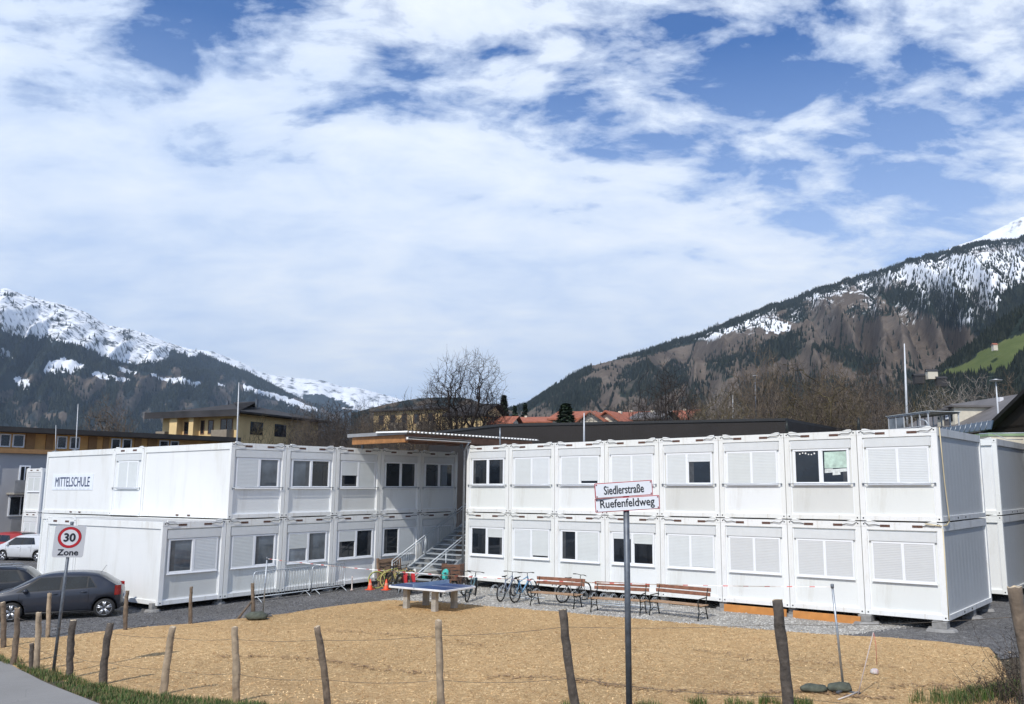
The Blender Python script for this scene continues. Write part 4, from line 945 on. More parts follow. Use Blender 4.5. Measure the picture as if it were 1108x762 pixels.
def disc(r0, r1, cy, z, name, m_):
    b = MB(); n = 48
    vs = [(r*math.cos(2*math.pi*i/n), cy+r*math.sin(2*math.pi*i/n), zz) for r, zz in ((r0, z), (r1, z)) for i in range(n)] if r0 > 0 else [(r1*math.cos(2*math.pi*i/n), cy+r1*math.sin(2*math.pi*i/n), z) for i in range(n)]
    b.add(vs, [(i, (i+1) % n, n+(i+1) % n, n+i) for i in range(n)][::1] if r0 > 0 else [tuple(range(n))])
    return b.build(name, m_, pl)
disc(0, .262, .10, .002, 'sign_face', mat('sign_disc_white', (.62, .63, .66), .4)); disc(.200, .262, .10, .004, 'red_ring', M['signred']); disc(.262, .268, .10, .0035, 'ring_outline', M['signblk'])
add_text('30', .25, .20, M['signblk'], pl, Matrix.Translation((0, .10, .005)), bold=.010); add_text('Zone', .46, .145, M['signblk'], pl, Matrix.Translation((0, -.275, .002)), bold=.006)
b = MB(); b.box(-.03, .03, -.03, .03, 0, .05); b.build('clamp', M['galv'], zs, loc=zt-zb+upv*-.02)
# street name signs
sb_ = at(681, 772, d=11.5); sb_.z = zg(sb_.x, sb_.y); stp_ = at(677.2, 524, d=11.5)
ss = empty('street_name_sign', 'two white street name plates, Siedlerstraße above Ruefenfeldweg, on one grey pole', 'street sign', sb_)
b = MB(); b.tube([(0, 0, -.1), stp_-sb_], .040, 14); b.lathe([(.04, 0), (.03, .015), (.0, .02)], stp_-sb_, 12); b.build('pole', M['galvd'], ss)
ft = Vector((CAM[0]-sb_.x, CAM[1]-sb_.y, 0)).normalized()
def street(px, w, h, txt, tw, th, yaw, roll, dz):
    c = at(*px, d=11.5)-sb_; f_ = Matrix.Rotation(R_(yaw), 3, 'Z') @ ft; r_ = Vector((0, 0, 1)).cross(f_).normalized(); r_ = Matrix.Rotation(R_(-roll), 3, f_) @ r_ if False else (r_*math.cos(R_(roll))+Vector((0, 0, 1))*math.sin(R_(roll))); u_ = f_.cross(r_)
    p = plate('name_plate', rrect(w, h, .008, 2), -.03, .0, M['signred'], ss); p.matrix_local = Matrix.Translation(c+f_*dz) @ frame_mtx((0, 0, 0), r_, u_)
    q = plate('plate_face', rrect(w-.018, h-.018, .004, 2), .0, .0035, M['signw'], p)
    add_text(txt, tw, th, M['signblk'], p, Matrix.Translation((0, .0, .004)), bold=.0022)
    for sx in (-1, 1):
        for sy in (-1, 1):
            b = MB(); b.lathe([(.009, 0), (.009, .004), (.003, .006)], (sx*(w/2-.022), sy*(h/2-.022), .0035), 8); b.build('screw', mat('screw_red', (.25, .03, .03), .5) if 'screw' not in M else M['screw'], p)
M['screw'] = mat('painted_screw', (.25, .03, .03), .5)
street((674.2, 529.5), .755, .192, 'Siedlerstraße', .52, .108, 9, 3.6, .060)
street((678.6, 545.2), .835, .176, 'Ruefenfeldweg', .70, .135, 3, 3.4, .055)

# ------------------------------------------------------------------ tape poles with sandbags
bagm = mat('grey_green_sandbag', (.075, .085, .065), .85, var=.35, vscale=9, bump=.8, bscale=22)
def lump(b, c, rx, ry, rz, seed, rot=0):
    n, m = 14, 9; vs = []; ca, sa = math.cos(rot), math.sin(rot)
    for i in range(m+1):
        p = math.pi*i/m
        for j in range(n):
            t = 2*math.pi*j/n; x, y, z = math.sin(p)*math.cos(t), math.sin(p)*math.sin(t), math.cos(p); k = 1+.22*noise.noise((x*1.8+seed, y*1.8, z*1.8)); sx = math.copysign(abs(x)**.75, x); X, Y, Z = sx*rx*k, y*ry*k, max(-.55, z)*rz*k
            vs.append((c[0]+X*ca-Y*sa, c[1]+X*sa+Y*ca, c[2]+Z))
    b.add(vs, [(i*n+j, i*n+(j+1) % n, (i+1)*n+(j+1) % n, (i+1)*n+j) for i in range(m) for j in range(n)], 0, True)
def tpole(bx, tx, label, blabels, offs):
    p = at(*bx, z=-.28); p.z = zg(p.x, p.y)+.01; t = at(*tx, d=math.hypot(p.x-CAM[0], p.y-CAM[1]))
    r = empty('tape_pole', label, 'pole', p, 0, 'thin steel poles holding the warning tape')
    b = MB(); b.tube([(0, 0, 0), t-p], .024, 10); b.build('steel_tube', M['galv'], r); b = MB(); b.lathe([(.03, -.05), (.036, -.03), (.036, .03), (.02, .04)], t-p, 10); b.build('cap', M['galvd'], r)
    b = MB(); b.box(-.35, .35, -.03, .03, 0, .03); b.box(-.03, .03, -.35, .35, .0305, .06); b.build('cross_foot', M['galvd'], r)
    for (dx, dy, rx, ry, rz_, rot), lb in zip(offs, blabels):
        b = MB(); lump(b, (0, 0, .55*rz_), rx, ry, rz_, dx*7+dy, rot); o = b.build('sandbag', bagm, loc=(p.x+dx, p.y+dy, zg(p.x+dx, p.y+dy)+.035)); tag(o, lb, 'sandbag', 'sandbags weighing down the tape poles')
    return t
tl = tpole((284, 669), (289, 604), 'thin steel tape pole at left, before the barriers', ['dark sandbag on the foot of the left tape pole'], [(.12, -.3, .34, .22, .15, .6)])
tr_ = tpole((913, 748), (900.5, 634), 'thin steel tape pole at right, before the outer containers', ['sandbag right on the foot of the right tape pole', 'sandbag left of the right tape pole\'s foot'], [(-.06, -.05, .26, .15, .11, .7), (-.48, -.40, .28, .14, .09, .6)])
# warning tape between them: red and white stripes, waypoints measured along its sag
tp = bpy.data.materials.new('warning_tape'); tp.use_nodes = True; bs = tp.node_tree.nodes['Principled BSDF']; bs.inputs['Base Color'].default_value = (.78, .76, .74, 1); bs.inputs['Roughness'].default_value = .4
tpr = mat('warning_tape_red', (.62, .16, .14), .4)
b = MB(); way = [(289, 605), (330, 608), (396, 612), (470, 619), (540, 623), (615, 624.5), (672, 625.5), (730, 629), (785, 631.5), (850, 633.5), (900.5, 634.5)]
Pt = []
d0 = math.hypot(tl.x-CAM[0], tl.y-CAM[1]); 
for i in range(150):
    t = i/149; X = tl.lerp(tr_, t); X.z = tl.z-.02+(tr_.z-tl.z)*t-.42*4*t*(1-t)*.5; Pt.append(X)
for i in range(149):
    if i % 7 == 5 and i < 90: pass
    a, c = Pt[i], Pt[i+1]; h = .004+.007*abs(math.sin(i*.35)); o_ = .02*math.cos(i*.35)
    b.add([(a.x, a.y, a.z-h), (c.x, c.y, c.z-h), (c.x+o_*.3, c.y+o_, c.z+h), (a.x+o_*.3, a.y+o_, a.z+h)], [(0, 1, 2, 3)], 1 if i % 4 == 1 else 0)
tag(b.build('warning_tape', [tp, tpr]), 'red and white warning tape stretched between the two thin poles', 'warning tape')
# leaning rod and litter by the right pole
p = at(928, 752, z=-.28); p.z = zg(p.x, p.y); q = at(945, 684, d=math.hypot(p.x-CAM[0], p.y-CAM[1])+.3)
b = MB(); b.tube([(0, 0, 0), (q-p)*.5, q-p], [.012, .011, .009], 7); b.build('rod', mat('pale_pink_rod', (.50, .42, .38), .6), None, loc=p); o = bpy.data.objects['rod']; o.name = 'leaning_rod'; tag(o, 'thin pale rod leaning out of the chips, right of the right tape pole', 'rod')
b = MB(); b.tube([q, q+Vector((.03, .02, -.25)), q+Vector((.02, .05, -.65))], .006, 5); tag(b.build('hanging_string', tpr), 'red string hanging from the leaning rod', 'string')
g = at(946, 729, z=-.28); b = MB(); lump(b, (0, 0, .05), .10, .07, .07, 3); o = b.build('crumpled_bag', mat('crumpled_white_plastic', (.55, .53, .52), .5, dirt=((.45, .08, .07), 14, .9), bump=1, bscale=30), loc=(g.x, g.y, zg(g.x, g.y)+.01)); tag(o, 'small crumpled white and red bag lying on the wood chips', 'litter')
b = MB(); b.tube([at(907, 757, z=-.27), at(918, 753, z=-.25), at(930, 748, z=-.26)], .015, 6); tag(b.build('loose_stick', mat('pale_stick', (.55, .5, .45), .7)), 'pale stick lying beside the right tape pole\'s sandbags', 'stick')
# ------------------------------------------------------------------ cars
def cat_lerp(T, x):
    n = len(T)
    if x <= T[0][0]: return T[0][1]
    if x >= T[-1][0]: return T[-1][1]
    for i in range(n-1):
        if x <= T[i+1][0]:
            x0, y0 = T[i]; x1, y1 = T[i+1]; t = (x-x0)/(x1-x0)
            m0 = (y1-T[i-1][1])/(x1-T[i-1][0]) if i > 0 else (y1-y0)/(x1-x0); m1 = (T[i+2][1]-y0)/(T[i+2][0]-x0) if i < n-2 else (y1-y0)/(x1-x0)
            h = x1-x0; return (2*t**3-3*t*t+1)*y0+(t**3-2*t*t+t)*h*m0+(-2*t**3+3*t*t)*y1+(t**3-t*t)*h*m1
def car(p, hd, S_, col, label, z=None, rails=False):
    x, y = p; z = zg(x, y) if z is None else z
    r = empty('parked_car', label, 'car', (x, y, z), hd, 'parked cars')
    Ln, roof, belt, wid, zb, wr, WX = S_['L'], S_['roof'], S_['belt'], S_['wid'], S_['zb'], S_['wr'], S_['wx']
    paint = mat('car_paint', col, .35, .2, var=.04, coat=.45)
    def bz(q): return min(cat_lerp(belt, q), cat_lerp(roof, q)-.015)
    def ring(q):
        w = cat_lerp(wid, q); tr = cat_lerp(roof, q); bl = bz(q); lo = zb+.10*max(0, 1-q/.35)**2+.08*max(0, 1-(Ln-q)/.35)**2
        wt = lambda zz: w*.955-(zz-bl)*S_.get('tumble', .38)
        g = tr-bl; P = [(0, lo), (w*.72, lo), (w*.93, lo+.03), (w*.985, lo+.12), (w*1.0, lo+(bl-lo)*.45), (w*.995, lo+(bl-lo)*.72), (w*.98, bl-.05), (w*.955, bl)]
        for f in (.33, .66, .88): P.append((wt(bl+g*f), bl+g*f))
        yt = wt(tr)-.03
        P += [(yt-.01, tr-.012-min(.02, g*.1)), (yt-.09, tr+.004), (yt*.6, tr+.016), (yt*.3, tr+.022), (0, tr+.024)]
        return P
    st = [0]; k = 56
    st = [Ln*(.5-.5*math.cos(math.pi*i/k)) for i in range(k+1)]
    b = MB(); n = 0; V = []
    for q in st:
        P = ring(q); full = [(q, a, c) for a, c in P]+[(q, -a, c) for a, c in P[-2:0:-1]]; n = len(full); V += full
    F = [(i*n+j, (i+1)*n+j, (i+1)*n+(j+1) % n, i*n+(j+1) % n) for i in range(k) for j in range(n)]+[tuple(range(n)), tuple((k)*n+j for j in range(n-1, -1, -1))]
    b.add(V, F, 0, True); b.sm[-1] = b.sm[-2] = False
    body = b.build('body', [paint, M['dark']], r)
    bm = bmesh.new(); bm.from_mesh(body.data); bmesh.ops.recalc_face_normals(bm, faces=bm.faces); bm.to_mesh(body.data); bm.free()
    cut_ = MB()
    for wx in WX: cut_.lathe([(wr+.055, -1.2), (wr+.055, 1.2)], (wx, 0, wr+.01), 36, 0, True, 'y')
    co_ = cut_.build('cut', M['dark']); co_.parent = r
    bm = bmesh.new(); bm.from_mesh(co_.data); bmesh.ops.recalc_face_normals(bm, faces=bm.faces); bm.to_mesh(co_.data); bm.free()
    mo = body.modifiers.new('b', 'BOOLEAN'); mo.operation = 'DIFFERENCE'; mo.object = co_; mo.solver = 'EXACT'
    dg = bpy.context.evaluated_depsgraph_get(); me = bpy.data.meshes.new_from_object(body.evaluated_get(dg)); body.modifiers.clear(); body.data = me; bpy.data.objects.remove(co_)
    # wheel housings
    b = MB()
    for wx in WX:
        b.box(wx-wr-.04, wx+wr+.04, -cat_lerp(wid, wx)*.60, cat_lerp(wid, wx)*.60, zb+.02, wr*2+.04)
    b.build('wheel_housing', M['dark'], r)
    ys = lambda q, zz, s: s*(cat_lerp(wid, q)*.955-(zz-bz(q))*S_.get('tumble', .38)+.004)
    def sidepatch(name, poly, m_, off=0):  # poly: bottom-rear, bottom-front, top-front, top-rear in (x,z)
        for s in (1, -1):
            b = MB(); nu, nv = 8, 5; A, B_, C_, D_ = poly; V = []
            for i in range(nu+1):
                for j in range(nv+1):
                    u, v = i/nu, j/nv; q = (A[0]*(1-u)+B_[0]*u)*(1-v)+(D_[0]*(1-u)+C_[0]*u)*v; zz = (A[1]*(1-u)+B_[1]*u)*(1-v)+(D_[1]*(1-u)+C_[1]*u)*v; V.append((q, ys(q, zz, s)+s*off, zz))
            b.add(V, [(i*(nv+1)+j, (i+1)*(nv+1)+j, (i+1)*(nv+1)+j+1, i*(nv+1)+j+1) for i in range(nu) for j in range(nv)], 0, True); b.build(name, m_, r)
    sidepatch('window_trim', S_['trim'], M['saddle'], .001)
    for w_ in S_['win']: sidepatch('side_window', w_, M['cglass'], .004)
    def toppatch(name, q0, q1, m_, frac=.93, off=.006):
        b = MB(); V = []; kk = 8; cols = 0
        for i in range(kk+1):
            q = q0+(q1-q0)*i/kk; P = ring(q)[-5:]; row = [(a*frac, c+off) for a, c in P]; full = [(q, a, c) for a, c in row]+[(q, -a, c) for a, c in row[-2::-1]]; cols = len(full); V += full
        b.add(V, [(i*cols+j, (i+1)*cols+j, (i+1)*cols+j+1, i*cols+j+1) for i in range(kk) for j in range(cols-1)], 0, True); b.build(name, m_, r)
    toppatch('windscreen', *S_['ws'], M['cglassl']); toppatch('rear_window', *S_['rw'], M['cglass'], .88)
    # seams and handles
    b = MB()
    for q in S_['doors']:
        for s in (1, -1):
            pts = []
            for i in range(8):
                zz = zb+.12+(bz(q)-.02-zb-.12)*i/7; f = (zz-zb)/(bz(q)-zb); w = cat_lerp(wid, q)*(1.0 if .4 < f < .75 else .985 if f <= .4 else .98-.0*(f))
                pts.append((q, s*(w+.001), zz))
            b.tube(pts, .005, 4)
    b.build('door_seam', M['dark'], r)
    for q in S_['handles']:
        for s in (1, -1):
            b = MB(); w = cat_lerp(wid, q); b.tube([(q-.09, s*(w*.985), bz(q)-.10), (q-.05, s*(w+.012), bz(q)-.10), (q+.05, s*(w+.012), bz(q)-.10), (q+.09, s*(w*.985), bz(q)-.10)], .013, 6); b.build('door_handle', paint, r)
    for s in (1, -1):
        q = S_['mirror']; w = cat_lerp(wid, q); b = MB(); b.lathe([(.02, -.10), (.075, -.07), (.08, 0), (.06, .05), (.02, .07)], (0, 0, 0), 12, 0, True, 'y'); o = b.build('wing_mirror', paint, r, loc=(q, s*(w*.93+.10), bz(q)+.06)); o.scale = (.9, 1.1, .9)
    lamp = mat('headlight_glass', (.62, .65, .68), .1, .3, coat=.5); tail = mat('tail_light', (.35, .012, .012), .2, coat=.6)
    def patch_on(name, q0, q1, f0, f1, m_):   # patch wrapped on the side/corner of the loft, f = ring height fraction
        for s in (1, -1):
            b = MB(); V = []; nu, nv = 6, 4
            for i in range(nu+1):
                q = q0+(q1-q0)*i/nu; w = cat_lerp(wid, q); lo = zb
                for j in range(nv+1):
                    f = f0+(f1-f0)*j/nv; zz = f; V.append((q, s*(w*(1.0 if zz < bz(q)-.15 else .985)+.006), zz))
            b.add(V, [(i*(nv+1)+j, (i+1)*(nv+1)+j, (i+1)*(nv+1)+j+1, i*(nv+1)+j+1) for i in range(nu) for j in range(nv)], 0, True); b.build(name, m_, r)
    patch_on('headlight', *S_['head'], lamp); patch_on('tail_light', *S_['tail'], tail)
    b = MB(); b.box(-.02, .02, -.26, .26, S_['plate'], S_['plate']+.11); b.build('number_plate', M['signw'], r, loc=(-.005, 0, 0)); b = MB(); b.box(-.02, .02, -.26, .26, .38, .49); b.build('number_plate', M['signw'], r, loc=(Ln+.0, 0, 0))
    b = MB()
    for s in (1, -1): b.tube([(WX[0]+wr+.08, s*(cat_lerp(wid, 1.5)*.99), zb+.05), (WX[1]-wr-.08, s*(cat_lerp(wid, 1.5)*.99), zb+.05)], .03, 6)
    b.build('sill', M['saddle'], r)
    # wheels
    alloy = mat('alloy_wheel', (.50, .51, .53), .3, .7)
    for wx in WX:
        for s in (1, -1):
            w = cat_lerp(wid, wx); yy = s*(w-.11)
            b = MB(); b.lathe([(wr*.72, -.10), (wr*.93, -.105), (wr, -.07), (wr, .07), (wr*.93, .105), (wr*.72, .10)], n=36, ax='y'); wh = b.build('tyre', M['tyre'], r, loc=(wx, yy, wr)); wh.name = 'wheel'
            b = MB(); b.lathe([(wr*.72, .0), (wr*.75, .095), (wr*.70, .105), (wr*.66, .03)], n=36, ax='y')
            if s < 0: b.v = [(a, -c, d) for a, c, d in b.v]
            for i in range(5):
                a = 2*math.pi*i/5+.3; 
                for da in (-.16, .16):
                    b.tube([(wr*.08*math.cos(a), s*.075, wr*.08*math.sin(a)), (wr*.70*math.cos(a+da), s*.095, wr*.70*math.sin(a+da))], [.035, .026], 6)
            b.lathe([(.05, -.01), (.05, .02), (.03, .03)], (0, s*.07, 0), 12, ax='y'); b.build('rim', alloy, wh)
            b = MB(); b.lathe([(wr*.58, -.02), (wr*.58, .02)], (0, s*.0, 0), 24, ax='y'); b.build('brake_disc', M['dark'], wh)
    if rails:
        for s in (1, -1): b = MB(); q0, q1 = rails; w = cat_lerp(wid, 1.5)*.66; b.tube([(q0, s*w, cat_lerp(roof, q0)+.0), (q0+.08, s*w, cat_lerp(roof, q0)+.07), (q1-.08, s*w, cat_lerp(roof, q1)+.07), (q1, s*w, cat_lerp(roof, q1))], .014, 6); b.build('roof_rail', M['galv'], r)
    b = MB(); b.tube([(S_['ant'], 0, cat_lerp(roof, S_['ant'])), (S_['ant']-.16, 0, cat_lerp(roof, S_['ant'])+.26)], .006, 5); b.build('antenna', M['blackc'], r)
    return r
HATCH = dict(L=4.03, zb=.20, wr=.31, wx=(.50, 3.10), ant=.75, plate=.60,
    roof=[(0, .60), (.03, .86), (.12, .98), (.34, 1.16), (.66, 1.38), (.95, 1.455), (1.5, 1.49), (2.1, 1.47), (2.5, 1.38), (2.85, 1.20), (3.22, 1.00), (3.5, .93), (3.8, .80), (3.95, .66), (4.03, .50)],
    belt=[(0, .56), (.10, .98), (.6, .985), (1.5, .955), (2.5, .915), (3.2, .88), (3.8, .74), (4.03, .46)],
    wid=[(0, .46), (.08, .64), (.3, .79), (.8, .86), (2, .865), (3.2, .85), (3.6, .80), (3.88, .66), (4.03, .44)],
    trim=[(.74, 1.0), (3.02, .925), (2.45, 1.37), (1.0, 1.37)], win=[[(.80, 1.02), (1.02, 1.01), (1.02, 1.32), (.98, 1.31)], [(1.06, 1.01), (1.72, .985), (1.70, 1.375), (1.06, 1.36)], [(1.82, .98), (2.92, .94), (2.38, 1.355), (1.80, 1.375)]],
    ws=(2.55, 3.16), rw=(.18, .60), doors=(.98, 1.77, 2.92), handles=(1.12, 1.95), mirror=2.75, head=(3.62, 3.93, .60, .76), tail=(.06, .24, .72, 1.04))
WAGON = dict(L=4.7, zb=.20, wr=.33, wx=(.95, 3.75), ant=1.0, plate=.70,
    roof=[(0, .60), (.03, .95), (.12, 1.08), (.3, 1.28), (.5, 1.42), (.9, 1.48), (1.8, 1.51), (2.5, 1.49), (2.9, 1.42), (3.3, 1.22), (3.75, 1.0), (4.2, .92), (4.5, .80), (4.7, .52)],
    belt=[(0, .56), (.12, 1.02), (.8, 1.01), (2, .97), (3.2, .93), (3.8, .88), (4.4, .76), (4.7, .46)],
    wid=[(0, .58), (.1, .76), (.4, .87), (1, .90), (2.5, .905), (3.8, .89), (4.3, .82), (4.58, .66), (4.7, .46)],
    trim=[(.4, 1.04), (3.55, .95), (2.88, 1.41), (.62, 1.40)], win=[[(.5, 1.06), (1.3, 1.03), (1.3, 1.39), (.7, 1.385)], [(1.36, 1.03), (2.15, 1.0), (2.13, 1.41), (1.36, 1.395)], [(2.23, 1.0), (3.42, .965), (2.8, 1.40), (2.22, 1.41)]],
    ws=(2.98, 3.68), rw=(.15, .48), doors=(1.33, 2.19, 3.4), handles=(1.5, 2.4), mirror=3.2, head=(4.25, 4.6, .60, .78), tail=(.06, .3, .78, 1.04))
COMPACT = dict(HATCH); COMPACT['roof'] = [(0, .62), (.02, .98), (.08, 1.12), (.2, 1.34), (.38, 1.47), (.8, 1.51), (1.5, 1.53), (2.1, 1.51), (2.5, 1.42), (2.85, 1.24), (3.22, 1.04), (3.5, .96), (3.8, .82), (3.95, .66), (4.03, .50)]
COMPACT['tail'] = (.03, .20, .95, 1.30)
f1 = Vector((-.50, -.866, 0)).normalized(); hd1 = math.atan2(f1.y, f1.x)
n1 = Vector((f1.y, -f1.x, 0))  # right side of the car (away from the camera)
rw_ = Vector((-22.70, -13.42, 0)); o1 = rw_-f1*.50+n1*.86
c1 = car((o1.x, o1.y), hd1, HATCH, (.026, .030, .042), 'dark grey blue hatchback parked beside the left containers, in front of the black estate car')
c1.scale = (1, 1, .96)
o2 = o1+n1*2.3+f1*2.75; car((o2.x, o2.y), hd1, WAGON, (.008, .009, .012), 'black estate car with roof rails, mostly hidden behind the dark grey hatchback', rails=(.7, 2.9))
wc = at(40, 609, z=-.35); car((wc.x-.0, wc.y+1.0), R_(200), COMPACT, (.62, .63, .64), 'white hatchback parked at the far end of the left containers', z=-.35)
rc = at(10, 604, z=-.35); car((rc.x+.9, rc.y+.8), R_(196), COMPACT, (.34, .02, .015), 'red car at the left picture edge, beyond the white hatchback', z=-.35)

# ------------------------------------------------------------------ background buildings
def rect_from(A, B, depth):
    d = Vector((B[0]-A[0], B[1]-A[1], 0)); n = Vector((-d.y, d.x, 0)).normalized()
    if n.dot(Vector((A[0]-CAM[0], A[1]-CAM[1], 0))) < 0: n = -n
    return [Vector((A[0], A[1], 0)), Vector((B[0], B[1], 0)), Vector((B[0], B[1], 0))+n*depth, Vector((A[0], A[1], 0))+n*depth], n
def building(name, label, A, B, depth, z0, z1, wall, roofm, kind='flat', rh=2, over=.5, wins=(), endw=(), cat='building', group=None, eave=.25, extra=None, endi=1):
    """A,B: front wall corners (left,right seen from camera); wins (u0,u1,za,zb,kind) in metres from A along the front"""
    P, nrm = rect_from(A, B, depth); O = P[0]; r = empty(name, label, cat, (O.x, O.y, 0), math.atan2(P[1].y-O.y, P[1].x-O.x), group)
    W = (P[1]-O).length; b = MB(); b.box(0, W, 0, depth, z0, z1); b.build('wall', wall, r)
    if kind == 'flat':
        b = MB(); b.box(-over, W+over, -over, depth+over, z1+.002, z1+eave); b.build('roof', roofm, r)
    else:
        o = over; zt = z1+rh; e = .18
        if kind == 'gable_x': rid = [(-o, depth/2), (W+o, depth/2)]
        elif kind == 'hip': rid = [(depth/2, depth/2), (W-depth/2, depth/2)]
        b = MB()
        if kind in ('gable_x', 'hip'):
            E_ = [(-o, -o, z1-.1), (W+o, -o, z1-.1), (W+o, depth+o, z1-.1), (-o, depth+o, z1-.1)]; Rr = [(rid[0][0], rid[0][1], zt), (rid[1][0], rid[1][1], zt)]
            vs = E_+Rr+[(a, c, d+e) for a, c, d in E_+Rr]
            b.add(vs, [(6, 7, 11, 10), (8, 9, 10, 11), (0, 3, 2, 1), (0, 1, 7, 6), (1, 2, 8, 7), (2, 3, 9, 8), (3, 0, 6, 9)]+([(7, 8, 11), (9, 6, 10)]))
            if kind == 'gable_x': 
                w2 = MB(); w2.add([(0, 0, z1-.1), (0, depth, z1-.1), (0, depth/2, zt-.15), (W, 0, z1-.1), (W, depth, z1-.1), (W, depth/2, zt-.15), (.15, 0, z1-.1), (.15, depth, z1-.1), (.15, depth/2, zt-.15), (W-.15, 0, z1-.1), (W-.15, depth, z1-.1), (W-.15, depth/2, zt-.15)], [(0, 2, 1), (3, 4, 5), (6, 7, 8), (9, 11, 10)]); w2.build('gable_wall', wall, r)
                b.f[-2:] = []; b.m[-2:] = []; b.sm[-2:] = []
        else:   # gable_y : gable wall faces the camera
            m_ = W/2; vs = [(-o, -o, z1-.1-o*.5), (m_, -o, zt), (W+o, -o, z1-.1-o*.5), (-o, depth+o, z1-.1-o*.5), (m_, depth+o, zt), (W+o, depth+o, z1-.1-o*.5)]
            vs += [(a, c, d+e) for a, c, d in vs]
            b.add(vs, [(6, 7, 10, 9), (7, 8, 11, 10), (0, 3, 4, 1), (1, 4, 5, 2), (0, 1, 7, 6), (1, 2, 8, 7), (3, 9, 10, 4), (4, 10, 11, 5), (0, 6, 9, 3), (2, 5, 11, 8)])
            w2 = MB(); w2.add([(0, 0, z1-.1), (W, 0, z1-.1), (m_, 0, zt-.1), (0, .15, z1-.1), (W, .15, z1-.1), (m_, .15, zt-.1)], [(0, 1, 2), (3, 5, 4)]); w2.build('gable_wall', wall, r)
        b.build('roof', roofm, r)
    for (u0, u1, za, zb_, kd) in wins:
        if kd == 'balcony':
            q = MB(); q.box(u0, u1, -1.1, -.002, za, za+.12); bl = q.build('balcony', M['concb'], r); q = MB(); q.box(u0, u1, -1.12, -1.07, za+.12, zb_); q.box(u0, u0+.05, -1.07, 0, za+.12, zb_); q.box(u1-.05, u1, -1.07, 0, za+.12, zb_); q.build('railing', M['railb'], bl)
        elif kd == 'band': q = MB(); q.box(u0, u1, -.12, -.002, za, zb_); q.build('shaded_recess_panel', M['bandm'], r)  # flat darker orange panels, shade of the recesses put into their colour
        elif kd == 'bay': q = MB(); q.box(u0, u1, -.9, -.002, za, zb_); q.build('bay', wall, r)
        else:
            q = MB(); f = .08
            q.box(u0, u1, -.06, -.002, za, za+f); q.box(u0, u1, -.06, -.002, zb_-f, zb_); q.box(u0, u0+f, -.06, -.002, za+f, zb_-f); q.box(u1-f, u1, -.06, -.002, za+f, zb_-f)
            if u1-u0 > 1.3: q.box((u0+u1)/2-.04, (u0+u1)/2+.04, -.06, -.002, za+f, zb_-f)
            wn = q.build('window', M['pvc'] if kd != 'dw' else M['woodd'], r); q = MB(); q.box(u0+f, u1-f, -.03, -.004, za+f, zb_-f); q.build('pane', M['glass'], wn)
    for (v0, v1, za, zb_, kd) in endw:
        q = MB(); X = W if endi else 0; s = 1 if endi else -1; q.box(min(X+s*.004, X+s*.05), max(X+s*.004, X+s*.05), v0, v1, za, zb_); q.build('window', M['glass'], r)
    if extra: extra(r, W, depth)
    return r
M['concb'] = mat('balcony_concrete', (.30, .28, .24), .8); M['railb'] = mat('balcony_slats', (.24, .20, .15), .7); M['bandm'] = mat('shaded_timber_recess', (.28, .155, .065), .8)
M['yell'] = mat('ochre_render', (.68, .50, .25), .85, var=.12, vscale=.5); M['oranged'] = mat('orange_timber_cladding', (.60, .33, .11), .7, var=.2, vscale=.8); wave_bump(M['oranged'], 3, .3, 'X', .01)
M['greyw'] = mat('grey_render', (.36, .36, .37), .85, var=.08, vscale=.5); M['roofdk'] = mat('dark_roofing', (.030, .027, .026), .8, var=.3, vscale=1); M['tile'] = mat('red_roof_tiles', (.34, .11, .06), .8, var=.25, vscale=2); wave_bump(M['tile'], 3, .5, 'X', .03)
M['hallm'] = mat('dark_brown_sheet_cladding', (.030, .026, .024), .6, .2, var=.1, vscale=.6, spec=.3); wave_bump(M['hallm'], 2.5, .3, 'X', .01); M['creamw'] = mat('cream_render', (.62, .57, .46), .85)
# orange topped apartment building at left (front runs away from the camera along x = const)
XO = -60.0
a0 = at(-40, 470, x=XO); a1 = at(238, 470, x=XO); tz = at(120, 465, x=XO).z; wz = lambda px, py: at(px, py, x=XO)
def og(r, W, D):
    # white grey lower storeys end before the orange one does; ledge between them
    q = MB(); q.box(-.3, W*.47, -1.6, -.004, wz(0, 487).z-.25, wz(0, 487).z+.05); q.build('ledge', M['bandm'], r)
    q = MB(); q.box(0, W*.45, -1.3, -.004, -1, wz(0, 487).z-.26); q.build('lower_wall', M['greyw'], r)
wn = []
ox = a0.y
def uy(px): return wz(px, 470).y-ox
for (pa, pb) in ((0, 12), (14, 27), (62, 73), (76, 87), (121, 131), (133, 143), (173, 183), (185, 194)):
    wn.append((uy(pa), uy(pb), wz(30, 483).z-.1, wz(30, 469).z-.1, 'w'))
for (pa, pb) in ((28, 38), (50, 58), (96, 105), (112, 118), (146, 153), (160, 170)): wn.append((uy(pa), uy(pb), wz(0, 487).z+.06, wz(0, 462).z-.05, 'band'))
OB = building('apartment_building', 'long apartment house with orange timber top storey and grey lower floors at left', (XO, a0.y), (XO, a1.y), 11, -1, tz-.55, M['oranged'], M['roofdk'], 'flat', over=1.2, wins=wn, eave=.35, extra=og)
OB.rotation_euler.z = math.pi/2
